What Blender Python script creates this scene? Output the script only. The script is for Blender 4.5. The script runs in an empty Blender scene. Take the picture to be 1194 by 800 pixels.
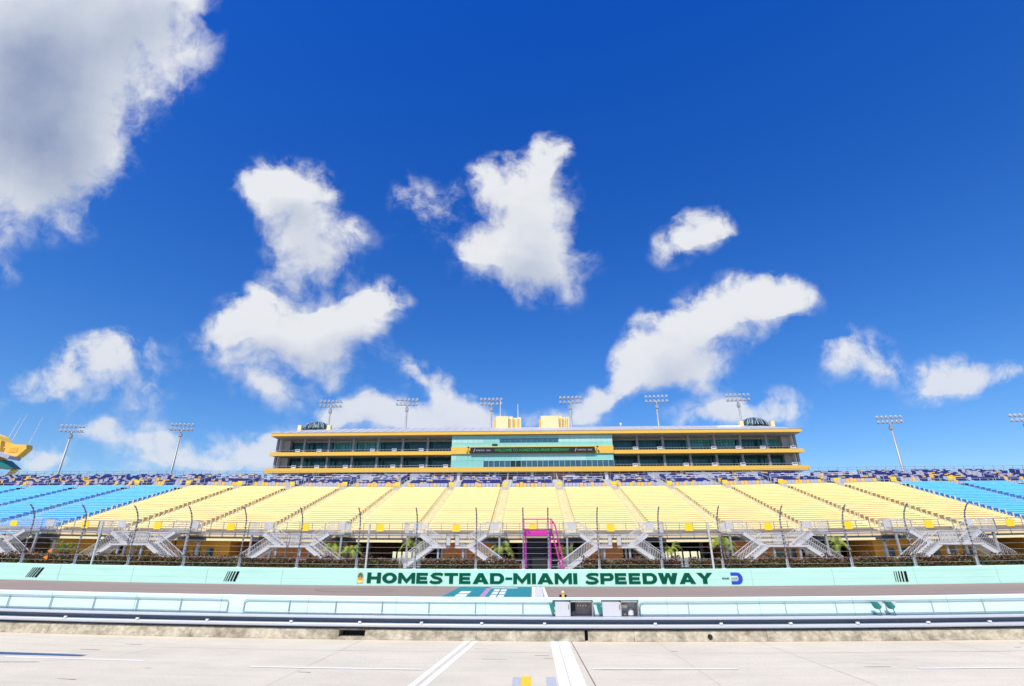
import bpy, math, random
from mathutils import Vector, Matrix
random.seed(7)
S = bpy.context.scene
C = S.collection
PI = math.pi
rad = math.radians

# ------------------------------------------------------------------ camera
CAMH = 2.5; FPX = 600.0; PITCH = rad(22.62); YAW = rad(2.2)
cam = bpy.data.cameras.new('camera'); camo = bpy.data.objects.new('camera', cam); C.objects.link(camo)
camo.location = (0, 0, CAMH); camo.rotation_euler = (PI/2 + PITCH, 0, YAW)
cam.sensor_width = 36; cam.lens = 36*FPX/1194; cam.clip_end = 8000; cam.clip_start = .1
S.camera = camo

def ray(px, py):
    """world direction seen at a point of the photograph (1194 x 800); only used for the far clouds of the sky"""
    F = Vector((-math.sin(YAW)*math.cos(PITCH), math.cos(YAW)*math.cos(PITCH), math.sin(PITCH)))
    R = Vector((math.cos(YAW), math.sin(YAW), 0)); U = R.cross(F)
    return (F + R*((px-597)/FPX) + U*((400-py)/FPX)).normalized()

def sag(x, y):
    """the frontstretch dips a little towards the finish line"""
    a = abs(x); a = a if a < 45 else 45 + 8*(1-math.exp(-(a-45)/8))
    return a*a*.0108/min(max(y, 12), 54)

# ------------------------------------------------------------------ materials
def newmat(name):
    m = bpy.data.materials.new(name); m.use_nodes = True
    nt = m.node_tree; return m, nt, nt.nodes['Principled BSDF']
def N(nt, typ, **kw):
    n = nt.nodes.new(typ)
    for k, v in kw.items():
        if k in n.inputs.keys(): n.inputs[k].default_value = v
        else: setattr(n, k, v)
    return n
def mat(name, col, rough=.6, metal=0, var=.12, scale=3.0, bump=0, dirt=None, dscale=1.2, stretch=(1,1,1), damt=.6, spec=.5, dlo=.5):
    m, nt, b = newmat(name)
    b.inputs['Roughness'].default_value = rough; b.inputs['Metallic'].default_value = metal
    b.inputs['Specular IOR Level'].default_value = spec
    tc = N(nt, 'ShaderNodeTexCoord'); mp = N(nt, 'ShaderNodeMapping'); mp.inputs['Scale'].default_value = stretch
    nt.links.new(tc.outputs['Object'], mp.inputs['Vector'])
    ns = N(nt, 'ShaderNodeTexNoise', Scale=scale, Detail=6.0, Roughness=.6); nt.links.new(mp.outputs[0], ns.inputs['Vector'])
    mr = N(nt, 'ShaderNodeMapRange'); mr.inputs['From Min'].default_value = .3; mr.inputs['From Max'].default_value = .7
    mr.inputs['To Min'].default_value = 1-var; mr.inputs['To Max'].default_value = 1+var
    nt.links.new(ns.outputs['Fac'], mr.inputs['Value'])
    mx = N(nt, 'ShaderNodeMix', data_type='RGBA', blend_type='MULTIPLY'); mx.inputs[0].default_value = 1
    mx.inputs[6].default_value = (*col, 1); nt.links.new(mr.outputs[0], mx.inputs[7])
    out = mx.outputs[2]
    if dirt:
        n2 = N(nt, 'ShaderNodeTexNoise', Scale=dscale, Detail=8.0, Roughness=.68); nt.links.new(mp.outputs[0], n2.inputs['Vector'])
        r2 = N(nt, 'ShaderNodeMapRange'); r2.inputs['From Min'].default_value = dlo; r2.inputs['From Max'].default_value = .72
        r2.inputs['To Min'].default_value = 0; r2.inputs['To Max'].default_value = damt
        nt.links.new(n2.outputs['Fac'], r2.inputs['Value'])
        m2 = N(nt, 'ShaderNodeMix', data_type='RGBA'); nt.links.new(r2.outputs[0], m2.inputs[0])
        nt.links.new(out, m2.inputs[6]); m2.inputs[7].default_value = (*dirt, 1); out = m2.outputs[2]
    nt.links.new(out, b.inputs['Base Color'])
    if bump:
        bp = N(nt, 'ShaderNodeBump', Strength=bump, Distance=.03); nt.links.new(ns.outputs['Fac'], bp.inputs['Height'])
        nt.links.new(bp.outputs[0], b.inputs['Normal'])
    return m

M = {}
M['mint'] = mat('mint_paint', (.53,.85,.70), .75, var=.03, scale=.35, dirt=(.36,.68,.56), dscale=.5, damt=.35, stretch=(.5,1,3))
M['mint_near'] = mat('pale_mint_paint', (.68,.87,.79), .5, var=.025, scale=.6, dirt=(.56,.80,.72), dscale=.9, damt=.3, stretch=(.4,1,2))
M['mint_joint'] = mat('mint_joint', (.30,.55,.48), .8)
M['steel'] = mat('galvanised_steel', (.37,.37,.375), .45, .25, var=.08, scale=4)
M['steel_pale'] = mat('pale_galvanised_steel', (.62,.60,.57), .5, .1, var=.06, scale=4)
M['rail_shade'] = mat('shaded_barrier_steel', (.15,.19,.26), .45, .3, var=.07, scale=1.2, stretch=(.3,1,2))  # web only: recess shade between the rails painted in as dark blue
M['dark_steel'] = mat('dark_steel', (.07,.075,.09), .5, .3, var=.1)
M['grey_steel'] = mat('grey_painted_steel', (.28,.30,.33), .5, .2, var=.1)
M['kerb'] = mat('weathered_concrete', (.52,.46,.34), .9, var=.30, scale=5, bump=.8, dirt=(.14,.11,.07), dscale=1.5, damt=1.0, stretch=(1.2,1,1.5), dlo=.44)
M['concrete'] = mat('grey_concrete', (.42,.41,.38), .85, var=.12, scale=1.2)
M['concrete_pale'] = mat('pale_concrete', (.50,.46,.44), .85, var=.08, scale=1.2)
M['paving'] = mat('pale_paving', (.60,.56,.49), .9, var=.08)
M['track'] = mat('track_asphalt', (.31,.23,.175), .9, var=.09, scale=1.6, stretch=(.06,1.6,1), dirt=(.22,.165,.13), dscale=1.1, damt=.6)
M['white'] = mat('white_road_paint', (.80,.80,.80), .7, var=.05, scale=3, dirt=(.60,.58,.55), dscale=6, damt=.4)
M['worn_white'] = mat('worn_white_road_paint', (.68,.66,.63), .8, var=.06, scale=5, dirt=(.56,.52,.47), dscale=5, damt=.8)
M['white_dash'] = mat('thin_white_road_paint', (.84,.81,.76), .8, var=.04, scale=5, dirt=(.70,.64,.56), dscale=5, damt=.8)
M['grey_paint'] = mat('grey_road_paint', (.45,.455,.46), .8, var=.07, scale=6)
M['yellow_paint'] = mat('yellow_road_paint', (.85,.55,.02), .7, var=.04, scale=6)
M['rubber'] = mat('rubber_mark', (.20,.155,.135), .9, var=.1)
M['teal'] = mat('teal_paint', (.01,.22,.24), .7, var=.06, scale=3)
M['green'] = mat('green_letter_paint', (.002,.10,.05), .9, var=.05, spec=.1)
M['black'] = mat('black_paint', (.010,.010,.012), .9, var=.05, spec=.1)
M['black_matte'] = mat('black_panel', (.015,.017,.02), .8, var=.1)
M['blue'] = mat('blue_emblem_paint', (.02,.07,.55), .5, var=.03)
M['orange'] = mat('orange_cloth', (.9,.25,.02), .7, var=.05)
M['gold'] = mat('gold_emblem_paint', (.75,.5,.1), .6, var=.1)
M['yellow'] = mat('yellow_stucco', (.88,.53,.075), .7, var=.04, scale=.6, dirt=(.72,.44,.10), dscale=.6, damt=.3)
M['cream'] = mat('cream_stucco', (.86,.73,.38), .8, var=.04, scale=.5)
M['ochre'] = mat('ochre_stucco', (.85,.42,.05), .8, var=.08, scale=.5)
M['terracotta'] = mat('terracotta_stucco', (.78,.31,.10), .8, var=.08, scale=.5)
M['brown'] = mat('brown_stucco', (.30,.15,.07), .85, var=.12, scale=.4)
M['bench'] = mat('yellow_bench', (.89,.735,.31), .55, var=.05, scale=2.5, stretch=(.35,1,1), dirt=(.80,.60,.24), dscale=.8, damt=.4)
M['bench_blue'] = mat('blue_bench', (.15,.53,.82), .5, var=.10, scale=3, stretch=(.35,1,1))
M['riser'] = mat('cream_riser', (.74,.57,.30), .8, var=.12, scale=.9, stretch=(.4,1,1))
M['riser_blue'] = mat('blue_riser', (.20,.52,.76), .8, var=.12, scale=.9)
M['aisle'] = mat('aisle_tread', (.74,.64,.38), .8, var=.15, scale=1.5)
M['aisle_edge'] = mat('olive_bench_end', (.74,.62,.30), .7, var=.12, scale=2)
M['sign_yellow'] = mat('yellow_placard', (.95,.66,.01), .5, var=.02)
M['navy'] = mat('navy_seat', (.022,.03,.17), .45, var=.15, scale=2)
M['pearl'] = mat('pale_seat', (.44,.44,.52), .5, var=.1, scale=2)
M['amber'] = mat('amber_seat', (.85,.50,.06), .45, var=.1, scale=2)
M['pink'] = mat('magenta_paint', (.72,.035,.36), .4, var=.08)
M['roof'] = mat('pale_roof_metal', (.50,.48,.48), .5, .1, var=.06, scale=.4)
M['grey_wall'] = mat('grey_stucco', (.44,.43,.43), .8, var=.05)
M['grey_column'] = mat('mid_grey_stucco', (.34,.33,.33), .8, var=.05)
M['door_grey'] = mat('grey_door_paint', (.58,.58,.58), .45, var=.03)
M['teal_metal'] = mat('teal_metal', (.02,.22,.20), .45, .2, var=.06)
M['dark_green'] = mat('dark_green_metal', (.015,.07,.065), .5, .3, var=.1)
M['lamp_white'] = mat('white_lamp_housing', (.80,.80,.80), .4, var=.03)
M['white_part'] = mat('white_enamel', (.78,.78,.78), .5, var=.04)
M['lens'] = mat('lamp_glass', (.55,.58,.62), .15, var=.03)
M['interior_brown'] = mat('brown_board', (.34,.25,.20), .7, var=.2, scale=9)
M['grass'] = mat('verge_grass', (.09,.13,.035), .9, var=.4, scale=7)
M['earth'] = mat('ground_earth', (.20,.19,.12), .95, var=.2, scale=.05)
M['trunk'] = mat('palm_bark', (.16,.12,.08), .9, var=.3, scale=6)

def foliage(name, a, b_, scale=2.5):
    m, nt, b = newmat(name); b.inputs['Roughness'].default_value = .7
    oi = N(nt, 'ShaderNodeTexCoord'); ns = N(nt, 'ShaderNodeTexNoise', Scale=scale, Detail=3.0); nt.links.new(oi.outputs['Object'], ns.inputs['Vector'])
    cr = N(nt, 'ShaderNodeValToRGB'); cr.color_ramp.elements[0].position = .35; cr.color_ramp.elements[1].position = .65
    cr.color_ramp.elements[0].color = (*a, 1); cr.color_ramp.elements[1].color = (*b_, 1)
    nt.links.new(ns.outputs['Fac'], cr.inputs[0]); nt.links.new(cr.outputs[0], b.inputs['Base Color'])
    return m
M['hedge'] = foliage('hedge_leaf', (.17,.06,.03), (.17,.12,.035), 1.3)
M['hedge_green'] = foliage('hedge_green_leaf', (.10,.12,.03), (.15,.13,.035), 2.0)
M['palm_leaf'] = foliage('palm_leaf', (.12,.20,.025), (.42,.45,.05), 1.5)
M['bush_leaf'] = foliage('bush_leaf', (.14,.22,.02), (.38,.42,.04), 1.5)

def glassmat(name, col, rough=.08, var=.25, spec=.8, sx=(.9,.9,.4), metal=.0):
    m, nt, b = newmat(name); b.inputs['Roughness'].default_value = rough
    b.inputs['Specular IOR Level'].default_value = spec; b.inputs['Metallic'].default_value = metal
    tc = N(nt, 'ShaderNodeTexCoord'); mp = N(nt, 'ShaderNodeMapping'); mp.inputs['Scale'].default_value = sx
    ns = N(nt, 'ShaderNodeTexNoise', Scale=.9, Detail=2.0); nt.links.new(tc.outputs['Object'], mp.inputs[0]); nt.links.new(mp.outputs[0], ns.inputs['Vector'])
    cr = N(nt, 'ShaderNodeValToRGB'); e = cr.color_ramp.elements; e[0].position = .3; e[1].position = .7
    e[0].color = tuple(c*(1-var) for c in col)+(1,); e[1].color = tuple(min(1, c*(1+var)) for c in col)+(1,)
    nt.links.new(ns.outputs['Fac'], cr.inputs[0]); nt.links.new(cr.outputs[0], b.inputs['Base Color'])
    return m
M['glass_teal'] = glassmat('teal_glass', (.008,.095,.095), .12, .35, .6)
M['glass_teal_light'] = glassmat('light_teal_glass', (.06,.30,.25), .15, .45, .7, (3,3,.2))
M['glass_blue'] = glassmat('blue_grey_glass', (.045,.11,.15), .1, .3, .8)
M['glass_dark'] = glassmat('dark_glass', (.012,.03,.03), .1, .3, .5)
M['panel_mint'] = glassmat('mint_spandrel_glass', (.30,.66,.56), .3, .05, .5, (.3,.3,.3))
M['panel_mint_pale'] = glassmat('pale_mint_spandrel_glass', (.46,.74,.64), .3, .05, .5, (.3,.3,.3))

def emis(name, col, s):
    m, nt, b = newmat(name); b.inputs['Base Color'].default_value = (*[c*.3 for c in col], 1)
    b.inputs['Emission Color'].default_value = (*col, 1); b.inputs['Emission Strength'].default_value = s; return m
M['led_green'] = emis('green_led', (.02,.6,.12), .22)
M['led_white'] = emis('white_led', (.7,.75,.85), .2)

# pit lane concrete: brushed, with long rubber streaks and small scars
def lane_mat():
    m, nt, b = newmat('pit_lane_concrete'); b.inputs['Roughness'].default_value = .9
    tc = N(nt, 'ShaderNodeTexCoord')
    def ns(sc, st, d=6.0, r=.6):
        mp = N(nt, 'ShaderNodeMapping'); mp.inputs['Scale'].default_value = st; nt.links.new(tc.outputs['Object'], mp.inputs[0])
        n = N(nt, 'ShaderNodeTexNoise', Scale=sc, Detail=d, Roughness=r); nt.links.new(mp.outputs[0], n.inputs['Vector']); return n.outputs['Fac']
    def ramp(v, a, b_, lo, hi):
        r = N(nt, 'ShaderNodeMapRange'); r.inputs['From Min'].default_value = a; r.inputs['From Max'].default_value = b_
        r.inputs['To Min'].default_value = lo; r.inputs['To Max'].default_value = hi; nt.links.new(v, r.inputs['Value']); return r.outputs[0]
    base = (.665,.580,.425,1)
    fac = [ramp(ns(.35,(1,1,1)), .35,.65,.92,1.04), ramp(ns(1.2,(.25,1.8,1)), .4,.7,1.02,.945), ramp(ns(28,(1,1,1),5,.75), .3,.7,.86,1.12),
           ramp(ns(1.0,(.5,6,1),8,.75), .66,.74,1.0,.80), ramp(ns(14,(.6,1.6,1),4), .68,.76,1.0,.84)]
    cur = None
    for f in fac:
        mx = N(nt, 'ShaderNodeMix', data_type='RGBA', blend_type='MULTIPLY'); mx.inputs[0].default_value = 1
        if cur is None: mx.inputs[6].default_value = base
        else: nt.links.new(cur, mx.inputs[6])
        nt.links.new(f, mx.inputs[7]); cur = mx.outputs[2]
    nt.links.new(cur, b.inputs['Base Color'])
    bp = N(nt, 'ShaderNodeBump', Strength=.25, Distance=.01); nt.links.new(ns(40,(1,1,1),4), bp.inputs['Height']); nt.links.new(bp.outputs[0], b.inputs['Normal'])
    return m
M['lane'] = lane_mat()

# ------------------------------------------------------------------ mesh helper
class MB:
    def __init__(s): s.v = []; s.f = []; s.mi = []; s.cur = 0
    def add(s, vs, fs):
        o = len(s.v); s.v += [tuple(p) for p in vs]; s.f += [tuple(i+o for i in f) for f in fs]; s.mi += [s.cur]*len(fs); return s
    def box(s, x0, x1, y0, y1, z0, z1, step=0):
        if x0 > x1: x0, x1 = x1, x0
        n = max(1, int(math.ceil((x1-x0)/step))) if step else 1
        vs = []; fs = []
        for i in range(n+1):
            x = x0+(x1-x0)*i/n; vs += [(x,y0,z0),(x,y1,z0),(x,y1,z1),(x,y0,z1)]
        for i in range(n):
            a = 4*i; b = a+4
            for k in range(4):
                l = (k+1) % 4; fs.append((a+k, b+k, b+l, a+l))
        fs.append((0,3,2,1)[::-1] if False else (0,1,2,3)); fs.append((4*n+3,4*n+2,4*n+1,4*n))
        fs = [f[::-1] for f in fs]
        return s.add(vs, fs)
    def prism(s, prof, x0, x1, step=0):
        """profile of (y, z) points run along x"""
        n = max(1, int(math.ceil((x1-x0)/step))) if step else 1; k = len(prof); vs = []; fs = []
        for i in range(n+1):
            x = x0+(x1-x0)*i/n; vs += [(x, p[0], p[1]) for p in prof]
        for i in range(n):
            for j in range(k): l = (j+1) % k; fs.append((i*k+j, i*k+l, (i+1)*k+l, (i+1)*k+j))
        fs.append(tuple(range(k))[::-1]); fs.append(tuple(n*k+j for j in range(k)))
        return s.add(vs, fs)
    def plate(s, poly, y0, y1):
        """polygon of (x, z) points extruded from y0 (front) to y1 (back)"""
        k = len(poly); vs = [(p[0], y0, p[1]) for p in poly] + [(p[0], y1, p[1]) for p in poly]
        fs = [tuple(range(k)), tuple(range(2*k-1, k-1, -1))] + [(i, k+i, k+(i+1) % k, (i+1) % k) for i in range(k)]
        return s.add(vs, fs)
    def slab(s, poly, z0, z1):
        k = len(poly); vs = [(p[0], p[1], z0) for p in poly] + [(p[0], p[1], z1) for p in poly]
        fs = [tuple(range(k))[::-1], tuple(range(k, 2*k))] + [(i, (i+1) % k, k+(i+1) % k, k+i) for i in range(k)]
        return s.add(vs, fs)
    def beam(s, p, q, w, h=None):
        h = h or w; p = Vector(p); q = Vector(q); d = (q-p).normalized()
        a = d.cross(Vector((0,0,1))); a = Vector((1,0,0)) if a.length < 1e-3 else a.normalized(); b = a.cross(d)
        vs = []
        for c in (p, q):
            for i, j in ((-1,-1),(1,-1),(1,1),(-1,1)): vs.append(c + a*(i*w/2) + b*(j*h/2))
        return s.add(vs, [(0,1,2,3),(7,6,5,4),(0,4,5,1),(1,5,6,2),(2,6,7,3),(3,7,4,0)])
    def tube(s, pts, r, n=6, r2=None):
        pts = [Vector(p) for p in pts]; vs = []; m = len(pts)
        for i, p in enumerate(pts):
            d = (pts[min(i+1, m-1)] - pts[max(i-1, 0)]).normalized()
            up = Vector((0,1,0)) if abs(d.y) < .9 else Vector((1,0,0))
            a = d.cross(up).normalized(); b = d.cross(a)
            rr = r if r2 is None else r+(r2-r)*i/(m-1)
            for k in range(n): t = 2*PI*k/n; vs.append(p + a*(rr*math.cos(t)) + b*(rr*math.sin(t)))
        fs = [(i*n+k, i*n+(k+1) % n, (i+1)*n+(k+1) % n, (i+1)*n+k) for i in range(m-1) for k in range(n)]
        fs += [tuple(range(n))[::-1], tuple((m-1)*n+k for k in range(n))]
        return s.add(vs, fs)
    def build(s, name, m, parent=None, dosag=False, smooth=False, origin=None):
        org = Vector(origin) if origin else (Vector(parent['_o']) if parent is not None else Vector((0,0,0)))
        vs = [(x-org.x, y-org.y, z + (sag(x, y) if dosag else 0) - org.z) for x, y, z in s.v]
        me = bpy.data.meshes.new(name); me.from_pydata(vs, [], s.f); me.validate()
        for mm in (m if isinstance(m, (list, tuple)) else [m]): me.materials.append(M[mm] if isinstance(mm, str) else mm)
        if any(s.mi):
            for p, i in zip(me.polygons, s.mi): p.material_index = i
        if smooth:
            for p in me.polygons: p.use_smooth = True
        o = bpy.data.objects.new(name, me); C.objects.link(o)
        if parent is not None: o.parent = parent; o.location = (0,0,0)
        else: o.location = org
        o['_o'] = tuple(org)
        return o

def thing(name, label, cat, loc=(0,0,0), group=None, rz=0):
    o = bpy.data.objects.new(name, None); C.objects.link(o); o.location = loc; o.rotation_euler = (0,0,rz); o.empty_display_size = .3
    o['_o'] = tuple(loc); o['label'] = label; o['category'] = cat
    if group: o['group'] = group
    return o
def local(name, label, cat, group=None):
    """a prototype whose parts are drawn round the origin"""
    return thing(name, label, cat, (0,0,0), group)
def tag(o, label, cat, group=None):
    o['label'] = label; o['category'] = cat
    if group: o['group'] = group
    return o
def struct(o, kind='structure'): o['kind'] = kind; return o
def dup(root, loc, label, rz=None, mirror=False):
    r = root.copy(); C.objects.link(r); r.location = loc; r['label'] = label
    if rz is not None: r.rotation_euler = (0,0,rz)
    for ch in list(root.children):
        c = ch.copy(); C.objects.link(c); c.parent = r
        for g in list(ch.children):
            d = g.copy(); C.objects.link(d); d.parent = c
    return r
ORD = ['first','second','third','fourth','fifth','sixth','seventh','eighth','ninth','tenth','eleventh','twelfth','thirteenth','fourteenth','fifteenth','sixteenth',
       'seventeenth','eighteenth','nineteenth','twentieth','twenty first','twenty second','twenty third','twenty fourth','twenty fifth','twenty sixth']
def arc(cx, cy, r, a0, a1, n=10, ry=None):
    ry = ry or r
    return [(cx+r*math.cos(rad(a0+(a1-a0)*i/n)), cy+ry*math.sin(rad(a0+(a1-a0)*i/n))) for i in range(n+1)]

# ================================================================== GROUND
b = MB(); b.box(-3000, 3000, -2500, 5000, -1.6, -.9); struct(b.build('ground', 'earth'))
b = MB(); b.prism([(-30,-.5),(-30,0),(2,0),(8,0),(12,0),(16,0),(19.25,0),(19.25,-.5)], -120, 120, 3)
struct(b.build('pit_lane', 'lane', dosag=True))
TZ = lambda y: -.2 + (y-26)*(.62/17.8)
b = MB(); b.prism([(19.72,-.6),(19.72,-.15),(22,-.2),(26,-.2),(32,TZ(32)),(38,TZ(38)),(43.9,TZ(43.9)),(43.9,-.6)], -120, 120, 3)
struct(b.build('race_track', 'track', dosag=True))
b = MB(); b.prism([(44.9,-.6),(44.9,1.5),(46.8,1.45),(48,1.0),(130,1.0),(130,-.6)], -130, 130, 3)
struct(b.build('concourse_ground', 'paving', dosag=True))
def grass_strip():
    b = MB(); rnd = random.Random(3)
    for i in range(9000):
        x = rnd.uniform(-60, 60); y = rnd.uniform(44.75, 45.5); h = rnd.uniform(.08,.24); w = .05; a = rnd.uniform(-1,1)
        z = 1.5
        b.add([(x-w,y,z),(x+w,y+.02*a,z),(x+.05*a,y,z+h)], [(0,1,2)])
    o = b.build('grass', 'grass', dosag=True); o['kind'] = 'stuff'
grass_strip()

M['joint'] = mat('weathered_joint', (.42,.37,.31), .9, var=.1)
# flat paint sheets
def sheet(name, pts, z, m, zf=None, nx=1):
    """a painted quad laid just over the paving; pts = 4 (x, y) corners: left-near, right-near, right-far, left-far"""
    vs = []; fs = []
    nn = nx; ny = 6
    for j in range(ny+1):
        for i in range(nn+1):
            u = i/nn; v = j/ny
            x = (pts[0][0]*(1-u)+pts[1][0]*u)*(1-v) + (pts[3][0]*(1-u)+pts[2][0]*u)*v
            y = (pts[0][1]*(1-u)+pts[1][1]*u)*(1-v) + (pts[3][1]*(1-u)+pts[2][1]*u)*v
            vs.append((x, y, (zf(y) if zf else 0)+z))
    for j in range(ny):
        for i in range(nn): a = j*(nn+1)+i; fs.append((a, a+1, a+nn+2, a+nn+1))
    b = MB(); b.add(vs, fs); return struct(b.build(name, m, dosag=True))
YE = 19.08
sheet('painted_line', [(.50,2),(.74,2),(.74,YE),(.50,YE)], .006, 'white')
sheet('painted_line', [(.755,2),(1.08,2),(1.08,YE),(.755,YE)], .006, 'white')
# oblique pair of lines
def obl(x0, x1, y0, y1, w): return [(x0-w/2, y0), (x0+w/2, y0), (x1+w/2, y1), (x1-w/2, y1)]
sheet('painted_line', obl(-2.78, -2.16, 10.0, YE, .15), .006, 'white')
sheet('painted_line', obl(-2.56, -1.88, 10.0, YE, .15), .006, 'white')
for x0, x1, yy in ((-6.95,-2.7,14.35),(1.4,4.85,14.62),(9.1,16,14.6),(-13.6,-9.9,14.8)):
    sheet('painted_dash', [(x0,yy-.06),(x1,yy-.06),(x1,yy+.06),(x0,yy+.06)], .011, 'white_dash', nx=6)
sheet('painted_box', [(-.50,11),(-.32,11),(-.32,13.62),(-.50,13.62)], .006, 'grey_paint')
sheet('painted_box', [(-.315,11),(-.09,11),(-.09,13.70),(-.315,13.70)], .007, 'yellow_paint')
sheet('painted_box', [(.24,11),(.455,11),(.455,13.66),(.24,13.66)], .006, 'grey_paint')
# sawn joints
for k, (x0, x1) in enumerate(((1.17,1.34),(7.1,7.1),(-5.6,-5.6),(-11.0,-11.0),(12.6,12.6),(3.9,3.9),(17,17),(-16.6,-16.6))):
    w = .005 if k else .013
    sheet('paving_joint', [(x1-w,8),(x1+w,8),(x0+w,YE),(x0-w,YE)], .004 if k else .009, 'rubber' if k == 0 else 'joint')
sheet('paving_joint', [(.745,2),(.752,2),(.752,YE),(.745,YE)], .009, 'rubber')
sheet('paving_joint', [(-30,16.9),(30,16.9),(30,16.912),(-30,16.912)], .003, 'rubber', nx=16)
# skid scars
rnd = random.Random(11)
for k in range(16):
    x = rnd.uniform(-15, 15); y = rnd.uniform(12.5, 18.4); L = rnd.uniform(.15, .7)
    sheet('skid_scar', [(x,y),(x+L,y+rnd.uniform(-.05,.05)),(x+L,y+.02),(x,y+.03)], .004, 'rubber')
rnd = random.Random(23)
for k in range(7):
    x = rnd.uniform(-13, 13); y = rnd.uniform(11, 17.5); b = MB(); pts = [(x, y)]
    for i in range(14): x += rnd.uniform(.05,.22); y += rnd.uniform(-.10,.10); pts.append((x, y))
    vs = []
    for x_, y_ in pts: vs += [(x_, y_-.006, .004), (x_, y_+.006, .004)]
    b.add(vs, [(2*i, 2*i+2, 2*i+3, 2*i+1) for i in range(14)]); struct(b.build('paving_crack', 'joint', dosag=True))
# track paint
T0 = 33.0; T1 = 43.45
sheet('track_emblem', [(-6.08,T0),(-.2,T0),(-.2,T1),(-5.62,T1)], .010, 'teal', TZ)
sheet('finish_line', [(-.14,T0),(.09,T0),(.09,T1),(-.14,T1)], .010, 'white', TZ)
sheet('finish_line', [(.70,T0),(.95,T0),(.80,T1),(.62,T1)], .010, 'white', TZ)
b = MB(); b2 = MB()
for i in range(3):
    for j in range(40):
        x0 = .10+i*.17; y0 = T0+j*.26
        (b if (i+j) % 2 else b2).add([(x0,y0,TZ(y0)+.012),(x0+.168,y0,TZ(y0)+.012),(x0+.168,y0+.255,TZ(y0+.255)+.012),(x0,y0+.255,TZ(y0+.255)+.012)], [(0,1,2,3)])
struct(b.build('finish_line_checker', 'grey_paint', dosag=True)); struct(b2.build('finish_line_checker', 'white', dosag=True))
# slanted white and pink lettering blocks inside the emblem (their words cannot be read)
def blocks(x0, x1, y0, y1, n, m, rows=1):
    b = MB()
    for j in range(rows):
        for i in range(n):
            ya = y0+(y1-y0)*(i+.12)/n; yb = y0+(y1-y0)*(i+.88)/n
            xa = x0+(x1-x0)*(j+.1)/rows; xb = x0+(x1-x0)*(j+.9)/rows
            b.add([(xa,ya,TZ(ya)+.016),(xb,ya,TZ(ya)+.016),(xb,yb,TZ(yb)+.016),(xa,yb,TZ(yb)+.016)], [(0,1,2,3)])
    return struct(b.build('track_emblem_mark', m, dosag=True))
M['pink_road'] = mat('pink_road_paint', (.55,.28,.42), .8, var=.08)
blocks(-5.2,-4.3,34.2,40.2,3,'white'); blocks(-3.55,-3.1,34.2,42.2,6,'pink_road'); blocks(-2.9,-1.9,34.2,41.6,4,'white',2)
sheet('track_emblem_mark', [(-3.3,42.3),(-1.2,42.3),(-1.25,42.8),(-3.2,42.8)], .016, 'white', TZ)
# loop skid mark on the track
b = MB(); pts = []
for i in range(41):
    t = 2*PI*i/46; pts.append((-12.6+3.0*math.cos(t+.4), 40.2+1.3*math.sin(t+.4)))
vs = []; fs = []
for i, (x, y) in enumerate(pts):
    dx = (x+12.6)/3.0; dy = (y-40.2)/1.3
    for s_ in (-.03, .03): vs.append((x+dx*s_, y+dy*s_*3, TZ(y)+.008))
for i in range(40): fs.append((2*i, 2*i+1, 2*i+3, 2*i+2))
b.add(vs, fs); struct(b.build('skid_loop', 'rubber', dosag=True))

# ================================================================== PIT WALL
pw = thing('pit_wall', 'long low pale mint pit wall on weathered concrete footing with steel barrier along its front', 'wall', (0,19.4,0))
# footing in blocks, with a drain slot and holes
def footing():
    b = MB()
    prof = lambda z0, z1: [(19.02,z0),(19.10,z1),(19.8,z1),(19.8,z0)]
    def run(x0, x1): b.prism([(19.05,-.3),(19.0,.02),(19.05,.29),(19.08,.31),(19.7,.31),(19.7,-.3)], x0, x1, 1.5)
    xs = [-120,-30,-22.6,-16.3,-11.4,-6.42]
    xs2 = [-5.56,-1.9,1.62]; xs3 = [1.72,3.2,7.4,11.9,16.5,23,31,120]
    for seq in (xs, xs2, xs3):
        for a, c in zip(seq[:-1], seq[1:]): run(a+.006, c-.006)
    return b.build('footing', 'kerb', pw, True)
footing()
b = MB(); b.prism([(19.05,-.3),(19.0,.02),(19.03,.09),(19.7,.09),(19.7,-.3)], -6.426, -5.554); b.prism([(19.06,.27),(19.065,.29),(19.08,.31),(19.7,.31),(19.7,.27)], -6.426, -5.554)
b.build('drain_lintel', 'kerb', pw, True)
b = MB(); b.box(-6.42,-5.56,19.45,19.69,.09,.27); b.build('drain_slot', 'black_matte', pw, True)
b = MB(); b.box(1.62,1.72,19.3,19.69,0,.305); b.build('drain_slot', 'black_matte', pw, True)
b = MB(); b.tube([(5.6,18.985,.14),(5.6,19.2,.14)], .075, 14); b.build('drain_hole', 'black_matte', pw, True)
b = MB(); b.prism([(19.45,.33),(19.45,1.225),(19.47,1.245),(19.60,1.245),(19.62,1.225),(19.62,.33)], -120, .62, 2.5)
b.prism([(19.45,.33),(19.45,1.225),(19.47,1.245),(19.60,1.245),(19.62,1.225),(19.62,.33)], 1.975, 2.26, 1)
b.prism([(19.45,.33),(19.45,1.225),(19.47,1.245),(19.60,1.245),(19.62,1.225),(19.62,.33)], 3.50, 120, 2.5)
b.build('wall_face', 'mint_near', pw, True)
b = MB(); b.box(.62,1.975,19.46,19.62,1.17,1.245); b.box(2.26,3.50,19.46,19.62,1.17,1.245); b.box(.62,1.975,19.60,19.66,.33,1.17); b.box(2.26,3.5,19.60,19.66,.33,1.17)
b.build('wall_cap', 'mint_near', pw, True)
def rail(name, z0, z1, yf, m):
    b = MB(); h = z1-z0
    b.prism([(yf+.10,z0),(yf+.02,z0+.12*h),(yf,z0+.3*h),(yf,z0+.72*h),(yf+.02,z0+.9*h),(yf+.12,z1),(19.255,z1),(19.255,z0)], -120, 120, 2.5)
    return b.build(name, m, pw, True)
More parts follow.
